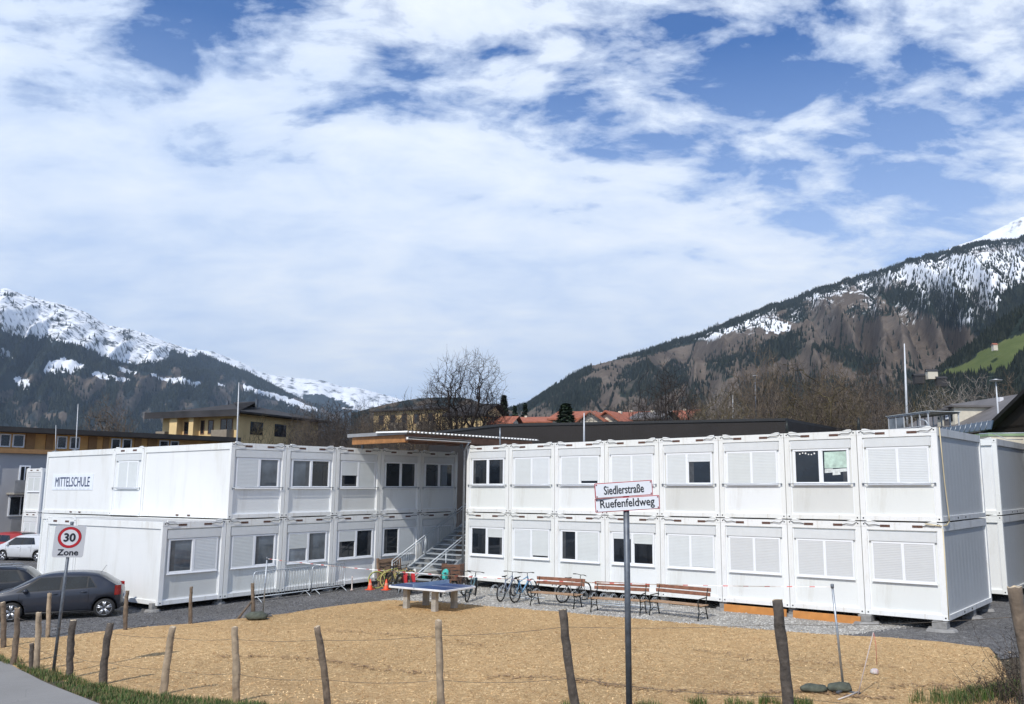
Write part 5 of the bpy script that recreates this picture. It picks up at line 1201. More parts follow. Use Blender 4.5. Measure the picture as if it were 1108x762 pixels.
# its lower storeys: windows and balconies (placed on the projecting grey wall)
def lw(u0, u1, za, zb_, nm='window'):
    q = MB(); q.box(u0, u1, -1.36, -1.304, za, zb_); w_ = q.build(nm, M['pvc'] if nm == 'window' else M['railb'], OB)
    if nm == 'window': q = MB(); q.box(u0+.1, (u0+u1)/2-.04, -1.38, -1.362, za+.1, zb_-.1); q.box((u0+u1)/2+.04, u1-.1, -1.38, -1.362, za+.1, zb_-.1); q.build('pane', M['glass'], w_)
lw(uy(16), uy(28), wz(20, 522).z, wz(20, 504).z); lw(uy(8), uy(33), wz(20, 558).z, wz(20, 536).z); lw(uy(-20), uy(-5), wz(0, 522).z, wz(0, 504).z)
for (ya, yb) in ((533, 520), (578, 560)):
    q = MB(); u0, u1 = uy(5), uy(34); za, zb_ = wz(20, ya).z, wz(20, yb).z; q.box(u0, u1, -2.6, -1.305, za-.12, za); bl = q.build('balcony', M['concb'], OB)
    q = MB(); q.box(u0, u1, -2.62, -2.58, zb_-.05, zb_); n = 26
    for i in range(n+1): uu = u0+(u1-u0)*i/n; q.box(uu-.025, uu+.025, -2.61, -2.585, za, zb_-.05)
    q.build('railing', M['greym'], bl)
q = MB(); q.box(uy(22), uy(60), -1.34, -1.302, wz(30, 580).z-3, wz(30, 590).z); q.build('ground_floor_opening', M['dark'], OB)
# ochre apartment block with dark mansard roof
dA, dB, dC = 107, 100, 112
A = at(176, 460, d=dA); B = at(257, 460, d=dB); C2 = at(312, 460, d=dC)
zt = at(250, 446.5, d=dB).z; zr = at(258, 434, d=dB+6).z; W_A = (Vector((B.x-A.x, B.y-A.y))).length
mw = lambda f: W_A*f
YW = []
for za in (zt-2.2, zt-5.2, zt-8.2):
    YW += [(mw(.30), mw(.40), za, za+1.4, 'dw'), (mw(.52), mw(.57), za, za+1.5, 'dw'), (mw(.62), mw(.69), za, za+1.5, 'dw'), (mw(.02), mw(.14), za-.6, za+.35, 'balcony'), (mw(.76), mw(.96), za-.6, za+.35, 'balcony'), (mw(.78), mw(.94), za-.4, za+1.6, 'dw')]
YW += [(mw(.18), mw(.28), -1, zt-.05, 'bay'), (mw(.44), mw(.50), -1, zt-.05, 'bay')]
YB = building('apartment_building', 'ochre apartment block with dark mansard roof and balconies, left of centre', (A.x, A.y), (B.x, B.y), 14, -1, zt, M['yell'], M['roofdk'], 'hip', rh=zr-zt, over=1.3, wins=YW, endw=[(2, 4, zt-2.2, zt-.8, 0), (6, 8, zt-2.2, zt-.8, 0), (2, 4, zt-5.2, zt-3.8, 0)])
q = MB(); q.box(-1.32, W_A+1.3, -1.34, -1.28, zt-.45, zt+.25)
q.build('fascia', mat('slate_grey_fascia', (.032, .03, .032), .7, var=.7, vscale=.35), YB)
for fx in (.4, .8): q = MB(); q.box(W_A*fx, W_A*fx+.25, 5, 5.25, zt+1.0, zt+2.0); q.tube([(W_A*fx+.1, 5.1, zt+2.0), (W_A*fx+.1, 5.1, zt+3.2)], .03, 5); q.build('chimney', M['galvd'], YB)
# second ochre block behind the bare trees
A = at(404, 460, d=135); B = at(478, 462, d=128); zt2 = at(440, 443.5, d=131).z; WW = Vector((B.x-A.x, B.y-A.y)).length
building('apartment_building', 'ochre apartment block half hidden by bare trees above the canopy', (A.x, A.y), (B.x, B.y), 12, -1, zt2, M['yell'], M['roofdk'], 'hip', rh=1.1, over=.6, wins=[(WW*f, WW*(f+.08), zt2-h, zt2-h+1.5, 'dw') for f in (.08, .25, .42, .6, .8) for h in (2.1, 5)]+[(WW*.3, WW*.5, zt2-2.9, zt2-1.9, 'balcony'), (WW*.7, WW*.9, zt2-2.9, zt2-1.9, 'balcony')])
A = at(484, 460, d=120); B = at(522, 462, d=118); zt2 = at(500, 450, d=119).z
building('house', 'ochre house right of the tall bare tree', (A.x, A.y), (B.x, B.y), 9, -1, zt2, M['yell'], M['roofdk'], 'gable_x', rh=1.8, over=.6)
# dark brown hall behind the right wing
HZ = 7.45; HP = [at(465, 468, z=HZ), at(541, 459.3, z=HZ), at(850, 453, z=HZ), at(908, 463.5, z=HZ)]
hl = empty('sports_hall', 'long low hall with dark brown cladding behind the right wing', 'hall', (HP[2].x, HP[2].y, 0))
pp = [(p.x-HP[2].x, p.y-HP[2].y) for p in HP]; back = [(pp[3][0]+2, pp[3][1]+25), (pp[0][0]-5, pp[0][1]+30)]
b = MB(); v, f = fan(pp+back, -1, HZ-.12); b.add(v, f); b.build('wall', M['hallm'], hl)
b = MB(); v, f = fan([(x*1.001, y-.06) for x, y in pp]+back, HZ-.12, HZ+.02); b.add(v, f); b.build('roof_edge', mat('black_roof_edge', (.018, .018, .018), .5), hl)
q = MB()
# little vents on top
for px, py in ((632, 455), (820, 452)): pass
# red roofed houses
RH = [(598, 632, 455, 447, 95, 'gable_x', 'tile', 'leftmost red roofed house, right of the conifer'), (628, 652, 456, 450, 92, 'gable_y', 'tile', 'small cream gabled house between red roofs'), (646, 668, 456, 449, 92, 'gable_y', 'tile', 'second small cream gable house'),
      (662, 690, 454, 447.5, 97, 'gable_x', 'tile', 'red roofed house left of the grey roof'), (684, 712, 455, 447.5, 95, 'gable_x', 'greyr', 'grey roofed house behind the tall bare trees'), (722, 745, 455, 445.5, 110, 'gable_x', 'tile', 'house with red chimneys right of the bare trees'), (520, 552, 460, 452, 120, 'gable_x', 'tile', 'red roofed house right of the ochre house'), (556, 596, 458, 452.5, 130, 'gable_x', 'tile', 'low red roofed house left of the round conifer')]
M['greyr'] = mat('grey_roof_tiles', (.135, .125, .12), .7, var=.2, vscale=1)
for xa, xb, yb, yt, d, kd, rm, lb in RH:
    A = at(xa, yb, d=d); B = at(xb, yb, d=d-1); z1 = at((xa+xb)/2, yb, d=d).z+.1; zt3 = at((xa+xb)/2, yt, d=d+3).z
    rr_ = building('house', lb, (A.x, A.y), (B.x, B.y), 7, -1, z1, M['creamw'], M[rm], kd, rh=max(.8, zt3-z1), over=.5, group='red roofed houses', wins=[(.8, 1.8, z1-1.6, z1-.5, 'w')])
    q = MB(); q.box(1.0, 1.35, 3.2, 3.55, z1+.3, zt3+.35); q.build('chimney', M['creamw'], rr_)
# grey house with dormers at right
dG = 62
A = at(960, 463, d=dG+4); B = at(1085, 468, d=dG-6); zG = at(1010, 462, d=dG).z; WW = Vector((B.x-A.x, B.y-A.y)).length
gh = building('house', 'house with long grey roof, dormers and white chimneys at right', (A.x, A.y), (B.x, B.y), 11, -1, zG-.6, M['creamw'], M['greyr'], 'gable_x', rh=at(1080, 434, d=dG+4).z-zG+.6, over=.5)
def dormer(px0, px1, pyb, pyt, kind):
    A_, B_ = at(px0, pyb, d=dG), at(px1, pyb, d=dG); Bt = at(px1, pyt, d=dG); inv = gh.rotation_euler.z; c, s = math.cos(-inv), math.sin(-inv)
    tr2 = lambda p: ((p.x-gh.location.x)*c-(p.y-gh.location.y)*s, (p.x-gh.location.x)*s+(p.y-gh.location.y)*c)
    u0 = tr2(A_)[0]; u1 = tr2(B_)[0]; z0, z1 = A_.z, Bt.z; vf = .8
    q = MB(); q.box(u0, u1, vf, vf+5, z0-.4, z1); d_ = q.build('dormer', M['greyr'] if kind else M['creamw'], gh)
    q = MB(); q.box(u0-.2, u1+.2, vf-.3, vf+5, z1+.002, z1+.12); q.build('dormer_roof', M['greyr'], d_)
    q = MB()
    if kind == 1: q.box(u0+(u1-u0)*.35, u0+(u1-u0)*.75, vf-.05, vf-.002, z0+.1, z1-.25); q.build('window_frame', M['pvc'], d_); q = MB(); uu = u0+(u1-u0)*.35; ww = (u1-u0)*.4; q.box(uu+ww*.12, uu+ww*.44, vf-.07, vf-.052, z0+.25, z1-.4); q.box(uu+ww*.56, uu+ww*.88, vf-.07, vf-.052, z0+.25, z1-.4)
    else: q.box(u0+.25, u1-.5, vf-.05, vf-.002, z0+.05, z1-.25)
    q.build('pane', M['glass'], d_)
dormer(1003, 1024, 455, 446.5, 0); dormer(1026, 1047, 456, 444, 1); dormer(1048, 1062, 457, 441, 0)
c, s = math.cos(-gh.rotation_euler.z), math.sin(-gh.rotation_euler.z)
for px, py0, py1 in ((1083, 438, 430), (1085.5, 452, 441), (1101, 440, 434)):
    p_ = at(px, py0, d=dG+1.5); t_ = at(px, py1, d=dG+1.5); lx_ = (p_.x-gh.location.x)*c-(p_.y-gh.location.y)*s; ly_ = (p_.x-gh.location.x)*s+(p_.y-gh.location.y)*c
    q = MB(); q.box(lx_-.13, lx_+.13, ly_-.13, ly_+.13, p_.z-1, t_.z); q.build('chimney', mat('white_chimney', (.72, .72, .74), .6) if 'wch' not in M else M['wch'], gh)
# row of solar panels on a nearer low roof
A = at(1010, 467, d=46); B = at(1070, 468, d=41); WW = Vector((B.x-A.x, B.y-A.y)).length; z1 = at(1040, 469, d=43).z
sh = building('low_annexe', 'low annexe with a row of blue solar panels behind the corner container', (A.x, A.y), (B.x, B.y), 2, -1, z1-.25, M['creamw'], mat('pale_green_fascia', (.25, .36, .20), .6), 'flat', over=.05, eave=.14)
n = 11
for i in range(n):
    q = MB(); u0 = WW*i/n+.03; u1 = WW*(i+1)/n-.03; q.add([(u0, .1, z1+.05), (u1, .1, z1+.05), (u1, .22, z1+.42), (u0, .22, z1+.42), (u0, .14, z1+.03), (u1, .14, z1+.03), (u1, .26, z1+.40), (u0, .26, z1+.40)], [(0, 1, 2, 3), (7, 6, 5, 4), (0, 4, 5, 1), (1, 5, 6, 2), (2, 6, 7, 3), (3, 7, 4, 0)]); q.build('solar_panel', mat('solar_panel_blue', (.05, .08, .12), .15) if i == 0 else bpy.data.materials['solar_panel_blue'], sh)
    q = MB(); q.tube([(u0-.03, .08, z1+.03), (u0-.03, .24, z1+.45)], .02, 4); q.build('panel_rail', M['galv'], sh)
# roof terrace greenhouse frame
A = at(962, 462, d=56); B = at(1005, 462, d=53); WW = Vector((B.x-A.x, B.y-A.y)).length; z0_, z1_ = 0, at(980, 449, d=54).z
g_ = empty('glass_shelter', 'glazed steel shelter standing behind the right wing\'s roof', 'shelter', (A.x, A.y, 0), math.atan2(B.y-A.y, B.x-A.x))
q = MB()
for i in range(6):
    for y in (0, 2.0): q.box(WW*i/5-.03, WW*i/5+.03, y-.03, y+.03, -.9, z1_)
for y in (0, 2.0): q.box(-.1, WW+.1, y-.04, y+.04, z1_, z1_+.08); q.box(0, WW, y-.03, y+.03, z1_-.75, z1_-.69)
q.build('frame', M['mastw'] if 'mastw' in M else mat('pale_steel', (.5, .52, .54), .5), g_); q = MB(); q.box(-.15, WW+.15, -.1, 2.1, z1_+.082, z1_+.11); q.build('roof', mat('frosted_roof_sheet', (.55, .60, .62), .3), g_)
q = MB(); q.box(.05, WW*.4, -.01, .01, z1_-1.6, z1_-.05); q.box(WW*.6, WW-.05, -.01, .01, z1_-1.6, z1_-.78); q.build('glazing', M['glassl'], g_)
q = MB(); q.box(.05, WW-.05, 1.98, 2.02, z1_-2.6, z1_-.8); q.build('back_panel', M['woodd'], g_)
# dark barn at the right edge
A = at(1074, 473, d=44); B = at(1200, 473, d=38); WW = Vector((B.x-A.x, B.y-A.y)).length; zE = at(1060, 471, d=44).z
building('barn', 'dark timber barn with a wide black gable roof at the right edge', (A.x, A.y), (B.x, B.y), 12, -1, zE+.3, mat('dark_timber', (.022, .016, .013), .8, spec=.2), mat('black_roof_underside', (.02, .018, .017), .7, spec=.2), 'gable_y', rh=at(1130, 424, d=41).z-zE, over=.35)
# ------------------------------------------------------------------ masts and lamps
def mast(px, pyb, pyt, d, r, label, name='lightning_rod', cat='mast', col='galv', extra=None, lean=0):
    if isinstance(d, str):
        p = at(px, pyb, y=float(d[1:])) if d[0] == 'y' else at(px, pyb, x=float(d[1:])); p.z = 2*CH-.03 if d[0] == 'y' else 2*CH-.13; d = math.hypot(p.x-CAM[0], p.y-CAM[1]); 
    else: p = at(px, pyb, d=d)
    t_ = at(px+lean, pyt, d=d); e = empty(name, label, cat, p, 0, None)
    b = MB(); b.tube([(0, 0, -.05), (t_-p)*.55, t_-p], [r, r*.8, r*.4], 8); b.build('pole', M[col], e)
    if extra: extra(e, t_-p)
    return e
def foot(e, v): b = MB(); b.lathe([(.16, -.05), (.16, .03), (.05, .05)], n=12); b.build('foot', M['galvd'], e)
M['mastw'] = mat('pale_mast', (.62, .64, .66), .5)
mast(256.5, 476, 414, 'x-23.6', .030, 'thin pale lightning rod on the left wing\'s corner roof', col='mastw', extra=foot, lean=2)
mast(82, 487, 437, 'y-8.7', .026, 'thin lightning rod rising above the MITTELSCHULE container', col='mastw', extra=foot, lean=2.5); mast(60, 490, 460, 'y-8.7', .02, 'short lightning rod left of the MITTELSCHULE lettering', col='mastw', extra=foot, lean=.5)
mast(632, 477, 447, 'y1.2', .04, 'short pale mast before the dark hall, above the street signs', col='mastw', lean=0); mast(541, 480, 463, 'y1.2', .035, 'short grey mast beside the corrugated canopy edge', lean=0)
mast(982, 470, 372, 58, .085, 'tall thin flagpole behind the glass shelter', 'flagpole', 'pole', 'mastw', lean=-3.5)
def lamp_(e, v):
    b = MB(); b.lathe([(.05, -.02), (.30, -.01), (.32, .03), (.15, .06), (.03, .10)], v, 20); b.build('lamp_head', M['signback'], e)
mast(1082, 474, 412, 50, .055, 'street lamp with flat disc head behind the right containers', 'street_lamp', 'street lamp', 'mastw', lamp_, lean=-4.5)
mast(818.5, 470, 407, 60, .07, 'dark slender lamp post before the dark hall', 'street_lamp', 'street lamp', 'galvd', lambda e, v: (lambda b: (b.box(-.12, .12, -.12, .12, 0, .05), setattr(b, 'v', [(x+v.x, y+v.y, z+v.z) for x, y, z in b.v]), b.build('lamp_head', M['signback'], e)))(MB()), lean=-1.5)
mast(851.5, 467, 455, 'y1.2', .07, 'short black vent pipe on the right wing roof', 'vent_pipe', 'vent pipe', 'iron'); mast(929, 463, 452, 'y1.0', .06, 'short black vent pipe at the fifth seam of the right wing roof', 'vent_pipe', 'vent pipe', 'iron')
mast(793, 468, 424, 70, .05, 'thin pale pole between white blossoming bushes', 'lamp_pole', 'pole', 'mastw'); mast(559+.0, 470, 461, 60, .05, 'pale post right of the bare tree', 'lamp_pole', 'pole', 'mastw')
# small pipe railing on the rear container roof at the right
b = MB(); p0 = at(1060, 478, z=5.66); p1 = p0+Vector((1.9, .6, 0)); v = p1-p0; v.z = 0
b.tube([(0, 0, 0), (0, 0, .35), v+Vector((0, 0, .35)), v], .02, 6); b.tube([v*.25+Vector((0, 0, .35)), v*.5+Vector((0, 0, .1)), v*.8+Vector((0, 0, .08))], .015, 6)
tag(b.build('roof_railing', M['galv'], None, loc=(p0.x, p0.y, 2*CH-.02)), 'low pipe railing on the rear container roof at the right', 'railing')
p0 = at(1005, 468, y=.3); b = MB(); b.tube([(0, 0, -.1), (0, 0, .22), (-.05, 0, .34), (-.16, 0, .40), (-.28, 0, .38)], .016, 7); tag(b.build('bent_pipe', M['galv'], None, loc=p0), 'thin bent pipe arching over the right wing\'s corner', 'pipe')
# ------------------------------------------------------------------ bare trees
def bark(name, col, var=.4): return mat(name, col, .9, var=var, vscale=4, spec=.2)
BK = [bark('grey_brown_bark', (.072, .060, .051)), bark('warm_brown_bark', (.125, .098, .073)), bark('dark_bark', (.032, .025, .022)), bark('yellowish_twigs', (.105, .085, .048)), bark('pale_blossom_twigs', (.24, .215, .19))]
def bare_tree_mesh(seed, H=14, rx=4.2, z0=.30, z1=1.0, n=1300, stems=1, tip=.0125, shape=1.0, lean=0.0, low=.5, gap=.35):
    """crown points are joined one by one to the nearest growing branch, then every branch is given the girth its twigs need"""
    rs = np.random.RandomState(seed); rnd = random.Random(seed)
    zc = H*(z0+z1)/2; rz = H*(z1-z0)/2; pts = []
    while len(pts) < n:
        p = rs.uniform(-1, 1, 3); q = np.linalg.norm(p)
        if q > 1 or q < rs.uniform(0, .55): continue
        f = 1+.30*noise.noise((p[0]*2.1+seed, p[1]*2.1, p[2]*2.1)); P = np.array([p[0]*rx*f*(1-.25*shape*max(0, p[2])), p[1]*rx*f*(1-.25*shape*max(0, p[2])), zc+p[2]*rz*f])
        if noise.noise((P[0]*.55+seed, P[1]*.55, P[2]*.45)) < -gap*.5: continue
        pts.append(P)
    nodes = [np.array([0, 0, -.4])]; par = [-1]; plen = [0.0]
    base = H*z0*.75
    for s_ in range(stems):
        a_ = 6.283*s_/max(1, stems)+seed; off = .05*H*(stems > 1); prev = 0; steps = 7
        for k in range(1, steps+1):
            t = k/steps; p = np.array([math.cos(a_)*off*t*1.6+rs.normal(0, .06), math.sin(a_)*off*t*1.6+rs.normal(0, .06), -.4+(base*(1+.25*(stems > 1))+.4)*t]); nodes.append(p); par.append(prev); plen.append(plen[prev]+np.linalg.norm(p-nodes[prev])); prev = len(nodes)-1
    # main leaders
    for k in range(5*stems):
        a_ = rs.uniform(0, 6.283); sp = rs.uniform(.15, .62)*rx; top_ = np.array([math.cos(a_)*sp, math.sin(a_)*sp, H*(z0+(z1-z0)*rs.uniform(.45, .80))]); st = rs.randint(3, 7)+7*rs.randint(0, stems); st = min(st, len(nodes)-1) if k else min(7, len(nodes)-1)
        prev = st; p0 = nodes[st].copy()
        for j in range(1, 8):
            t = j/7; p = p0*(1-t)+top_*t; p[2] += .10*H*t*(1-t)*-1; p += rs.normal(0, .10, 3); nodes.append(p); par.append(prev); plen.append(plen[prev]+np.linalg.norm(p-nodes[prev])); prev = len(nodes)-1
    ctr = np.array([0, 0, H*z0]); pts.sort(key=lambda p: np.linalg.norm(p-ctr))
    cap = len(nodes)+n*3+10; A = np.zeros((cap, 3)); PL = np.zeros(cap); m = len(nodes); A[:m] = nodes; PL[:m] = plen; OK = np.zeros(cap, bool); OK[:m] = A[:m, 2] > H*z0*.55; par = par+[0]*(cap-m)
    for P in pts:
        d = A[:m]-P; ds = np.sqrt((d*d).sum(1)); up = np.where(A[:m, 2] > P[2]+.2, 1.5, 0); cost = ds+.34*PL[:m]+up+np.where(OK[:m], 0, 99); i = int(cost.argmin()); L_ = ds[i]
        k = 2 if L_ > .5 else 1; prev = i; q0 = A[i].copy()
        for j in range(1, k+1):
            t = j/k; p = q0*(1-t)+P*t
            if j < k: p = p+rs.normal(0, .09*L_, 3)-np.array([0, 0, .06*L_])
            A[m] = p; PL[m] = PL[prev]+np.linalg.norm(p-A[prev]); par[m] = prev; OK[m] = True; prev = m; m += 1
    cnt = np.zeros(m); kids = np.zeros(m, int)
    for i in range(m-1, 0, -1):
        cnt[i] += 1 if kids[i] == 0 else 0; cnt[par[i]] += cnt[i]; kids[par[i]] += 1
    r = tip*np.power(np.maximum(cnt, 1), .52)
    tk = MB(); cr = MB()
    def seg(b, p, q, ra, rb, k):
        p = Vector(p); q = Vector(q); d = (q-p)
        if d.length < 1e-4: return
        d.normalize(); u = d.orthogonal().normalized(); w = d.cross(u); vs = []
        for c, rr in ((p, ra), (q, rb)):
            for j in range(k): a = 6.2832*j/k; vs.append(c+(u*math.cos(a)+w*math.sin(a))*rr)
        b.add(vs, [(j, (j+1) % k, k+(j+1) % k, k+j) for j in range(k)], 0, k > 3)
    for i in range(1, m):
        big_ = cnt[i] > n*.06; seg(tk if big_ else cr, A[par[i]], A[i], r[par[i]] if big_ else min(r[par[i]], r[i]*1.5), r[i], 7 if big_ else 4 if cnt[i] > 12 else 3)
        if kids[i] == 0 or (cnt[i] < 6 and rnd.random() < .6):
            d0 = A[i]-A[par[i]]; d0 = d0/max(1e-6, np.linalg.norm(d0))
            for k in range(2):
                e = A[i]+(d0+rs.normal(0, .55, 3)+np.array([0, 0, .15]))*rs.uniform(.22, .55); seg(cr, A[i], e, tip*.8, tip*.45, 3)
    return tk, cr
def tree_proto(seed, mats_, name='bare_tree', **k):
    tk, cr = bare_tree_mesh(seed, **k)
    r = empty(name, None, 'tree'); tk.build('trunk', mats_[0], r); cr.build('crown', mats_[1], r); return r
prot = [tree_proto(1, (BK[0], BK[0]), rx=3.6, z0=.22, n=900), tree_proto(2, (BK[1], BK[1]), rx=2.9, z0=.25, stems=2, n=850), tree_proto(3, (BK[2], BK[2]), rx=3.6, z0=.3, n=800, stems=2, gap=.1), tree_proto(4, (BK[1], BK[3]), rx=4.4, z0=.15, stems=3, n=1000), tree_proto(5, (BK[2], BK[0]), rx=3.9, z0=.2, n=950), tree_proto(6, (BK[0], BK[4]), rx=4.4, z0=.15, stems=2, n=1700, tip=.016)]
big = tree_proto(33, (BK[2], BK[2]), rx=3.3, z0=.30, n=3000, tip=.0095, shape=.2, gap=5, stems=1)
used = set()
def put(pr, px, d, py_top, label, group='bare trees behind the containers', rz=None, wide=1.0, gz=-.8):
    g = at(px, 460, d=d); top_ = at(px, py_top, d=d).z; h = top_-gz; src = prot[pr] if isinstance(pr, int) else pr
    if id(src) in used: r = copy_tree(src)
    else: used.add(id(src)); r = src
    s = h/14; r.location = (g.x, g.y, gz); r.scale = (s*wide, s*wide, s); r.rotation_euler = (0, 0, rz if rz is not None else px*.37); tag(r, label, 'tree', group)
T1 = 'leafless tree in the wood row behind the buildings'
put(big, 503, 78, 385, 'tall round crowned bare tree standing alone against the sky above the canopy', None, rz=.4, wide=1.05)
put(2, 457, 85, 419, 'small bare tree whose fine crown shows left of the tall round one', None)
put(4, 520, 90, 425, 'low bare bushy tree right of the tall round one', None)
put(2, 722, 60, 392, 'twin dark bare tree, left stem, above the grey house roof', None, wide=.8); put(4, 708, 62, 405, 'dark bare tree left of the twin stems', None, wide=.8); put(2, 735, 62, 410, 'dark bare tree right of the twin stems', None, rz=2, wide=.8)
put(1, 826, 58, 376, 'tall slim orange brown bare tree with pale forked trunk right of the dark lamp post', None, wide=.62, rz=1.0)
put(3, 872, 60, 392, 'broad yellowish bare tree right of the slim orange brown one', None, wide=1.1); put(1, 905, 62, 396, 'warm brown bare tree above the two window container', None, wide=.9)
lab = ['leafless grey brown tree of the wood behind the buildings', 'leafless warm brown tree of the wood behind the buildings', 'leafless dark tree of the wood behind the buildings', 'leafless yellowish tree of the wood behind the buildings', 'leafless dark trunked tree of the wood behind the buildings', 'pale blossoming tree of the wood behind the buildings']
rnd = random.Random(77); k = 0
def lbl(i): return lab[i]
rows = []
for px in range(318, 402, 8): rows.append((px+rnd.uniform(-4, 4), rnd.uniform(85, 120), rnd.uniform(436, 446)-(4 if px > 330 else 0), rnd.choice((0, 0, 4, 2))))
for px in range(398, 480, 9): rows.append((px+rnd.uniform(-4, 4), rnd.uniform(88, 115), rnd.uniform(432, 442), rnd.choice((0, 2, 4, 4))))
for px in range(322, 480, 11): rows.append((px+rnd.uniform(-6, 6), rnd.uniform(70, 85), rnd.uniform(440, 452), rnd.choice((0, 1, 4))))
for px, py, pr in ((284, 449, 3), (112, 432, 1), (128, 436, 1)): rows.append((px, 90 if px > 200 else 150, py, pr))
for px in range(745, 965, 11): rows.append((px+rnd.uniform(-5, 5), rnd.uniform(66, 105), rnd.uniform(388, 412)+(16 if px < 790 else 0), rnd.choice((0, 1, 3, 4, 1, 0))))
for px in range(755, 985, 23): rows.append((px+rnd.uniform(-5, 5), rnd.uniform(50, 62), rnd.uniform(412, 432), rnd.choice((0, 1, 4, 3))))
for px in range(640, 760, 14): rows.append((px+rnd.uniform(-5, 5), rnd.uniform(105, 130), rnd.uniform(430, 440), rnd.choice((0, 0, 4))))
for px, py, pr in ((778, 425, 5), (790, 423, 5), (1020, 421, 3), (1000, 418, 3), (1040, 412, 5), (1052, 408, 5), (1064, 418, 0), (1080, 415, 0), (1095, 412, 1), (1012, 424, 5), (640, 440, 5)): rows.append((px, 88, py, pr))
for px, d, py, pr in rows: put(pr, px, d, py, lbl(pr), 'trees of the wood behind the buildings', wide=rnd.uniform(.8, 1.05)*(.6 if py > 438 else 1))
# far mass of leafless wood : one object
def wood():
    r_ = random.Random(5); b = MB()
    for i in range(1500):
        side = r_.random()
        if side < .62: px = r_.uniform(560, 1120); d = r_.uniform(130, 330); 
        else: px = r_.uniform(240, 560); d = r_.uniform(140, 300)
        h = r_.uniform(7, 12)*(1+d/500); g = at(px, 450, d=d); base = Vector((g.x, g.y, -1.0)); k = 22
        for j in range(k):
            a = r_.uniform(0, 6.28); rr = h*r_.uniform(.1, .42); z0 = h*r_.uniform(.1, .5); p = base+Vector((math.cos(a)*rr*.25, math.sin(a)*rr*.25, z0)); q = base+Vector((math.cos(a)*rr, math.sin(a)*rr, z0+h*r_.uniform(.2, .5))); w_ = Vector((AR[0], AR[1], 0))*.05*(1+d/200); w2 = Vector((-AR[1], AR[0], 0))*.05*(1+d/200)
            b.add([p-w_, p+w_, q], [(0, 1, 2)], r_.choice((0, 0, 1, 2))); b.add([p-w2, p+w2, q+Vector((0, 0, .3))], [(0, 1, 2)], r_.choice((0, 1)))
        b.tube([base, base+Vector((0, 0, h*.9))], [.16, .04], 3, 2)
    tag(b.build('leafless_wood', [BK[0], BK[1], BK[2]]), 'far band of leafless brown woodland at the foot of the mountains', 'woodland', kind='stuff')
wood()
# conifers
NG = [mat('dark_needles', (.026, .045, .026), .8, var=.5, vscale=2), mat('needle_tips', (.05, .085, .04), .8, var=.4, vscale=2)]
def conifer(px, d, py_top, pw_, label, roundish=False, n=2600, seed=1):
    pw_ *= 1.25; n = int(n*1.4)
    g = at(px, 455, d=d); gz = -1.0; H = at(px, py_top, d=d).z-gz; R0 = pw_*d/FL/2; rnd = random.Random(seed); r = empty('conifer', label, 'tree', (g.x, g.y, gz))
    b = MB(); b.tube([(0, 0, 0), (0, 0, H*.95)], [H*.02, .03], 7); b.build('trunk', BK[2], r); b = MB()
    for i in range(n):
        t = rnd.random()**.8; z = H*(.12+.88*t); R = R0*((1-t)**.75 if not roundish else math.sqrt(max(0, 1-(2*abs(t-.42)/1.18)**2)))*(.75+.35*noise.noise((t*9, i % 7, seed))); a = rnd.uniform(0, 6.283); rr = R*rnd.uniform(.35, 1)**.6; c = Vector((rr*math.cos(a), rr*math.sin(a), z)); o = Vector((math.cos(a), math.sin(a), rnd.uniform(-.5, .3)))*rnd.uniform(.25, .6)*H*.05; s = Vector((-math.sin(a), math.cos(a), rnd.uniform(-.3, .3)))*H*.018
        b.add([c-s, c+s, c+o], [(0, 1, 2)], rnd.choice((0, 0, 1)))
    b.build('crown', NG, r)
conifer(612, 85, 437, 26, 'round dark green conifer before the red roofs', True, 4200, 3); conifer(545, 160, 428, 30, 'tall narrow conifer right of the tall bare tree', False, 3000, 4); conifer(568, 190, 436, 22, 'small conifer at the foot of the right mountain', False, 900, 6); conifer(557, 180, 439, 18, 'smallest conifer between two taller ones', False, 800, 7)
# shrubs : left hedge and right bank brushwood
b = MB(); rnd = random.Random(8)
for i in range(3000):
    t = rnd.random(); p = at(34*t-4, 582, d=75)+Vector((rnd.gauss(0, .5), rnd.gauss(0, .5), 0)); z = rnd.uniform(-1.4, 1.0); c = Vector((p.x, p.y, z)); s = Vector((rnd.gauss(0, 1), rnd.gauss(0, 1), rnd.gauss(0, 1))).normalized()*.07; o = Vector((rnd.gauss(0, 1), rnd.gauss(0, 1), rnd.gauss(0, 1))).normalized()*.12; b.add([c-s, c+s, c+o], [(0, 1, 2)], rnd.choice((0, 1)))
tag(b.build('hedge', [mat('hedge_leaf', (.04, .065, .025), .8), NG[0]]), 'dark green hedge behind the white and red cars', 'hedge')
def brush(x, y, label, h, n, seed, w=1.0, mats_=None):
    rnd = random.Random(seed); z0 = zg(x, y); b = MB()
    for i in range(n):
        a = rnd.uniform(0, 6.283); p = Vector((rnd.gauss(0, .18)*w, rnd.gauss(0, .18)*w, 0)); d = Vector((math.cos(a)*rnd.uniform(.1, .8), math.sin(a)*rnd.uniform(.1, .8), 1)).normalized(); L_ = h*rnd.uniform(.4, 1); pts = [p]
        for k in range(4): d = (d+Vector((rnd.gauss(0, .16), rnd.gauss(0, .16), -.05))).normalized(); pts.append(pts[-1]+d*L_/4)
        b.tube(pts, [.007, .006, .005, .004, .002], 3, rnd.choice((0, 0, 1)), False, False)
        for k in range(5):
            j = rnd.randrange(1, 5); q = pts[j]; e = q+Vector((rnd.gauss(0, .12), rnd.gauss(0, .12), rnd.uniform(0, .15))); b.tube([q, e], [.0035, .0015], 3, 1, False, False)
    tag(b.build('bramble_bush', mats_ or [BK[1], BK[2]], None, loc=(x, y, z0)), label, 'bush', 'bare bushes on the right bank')
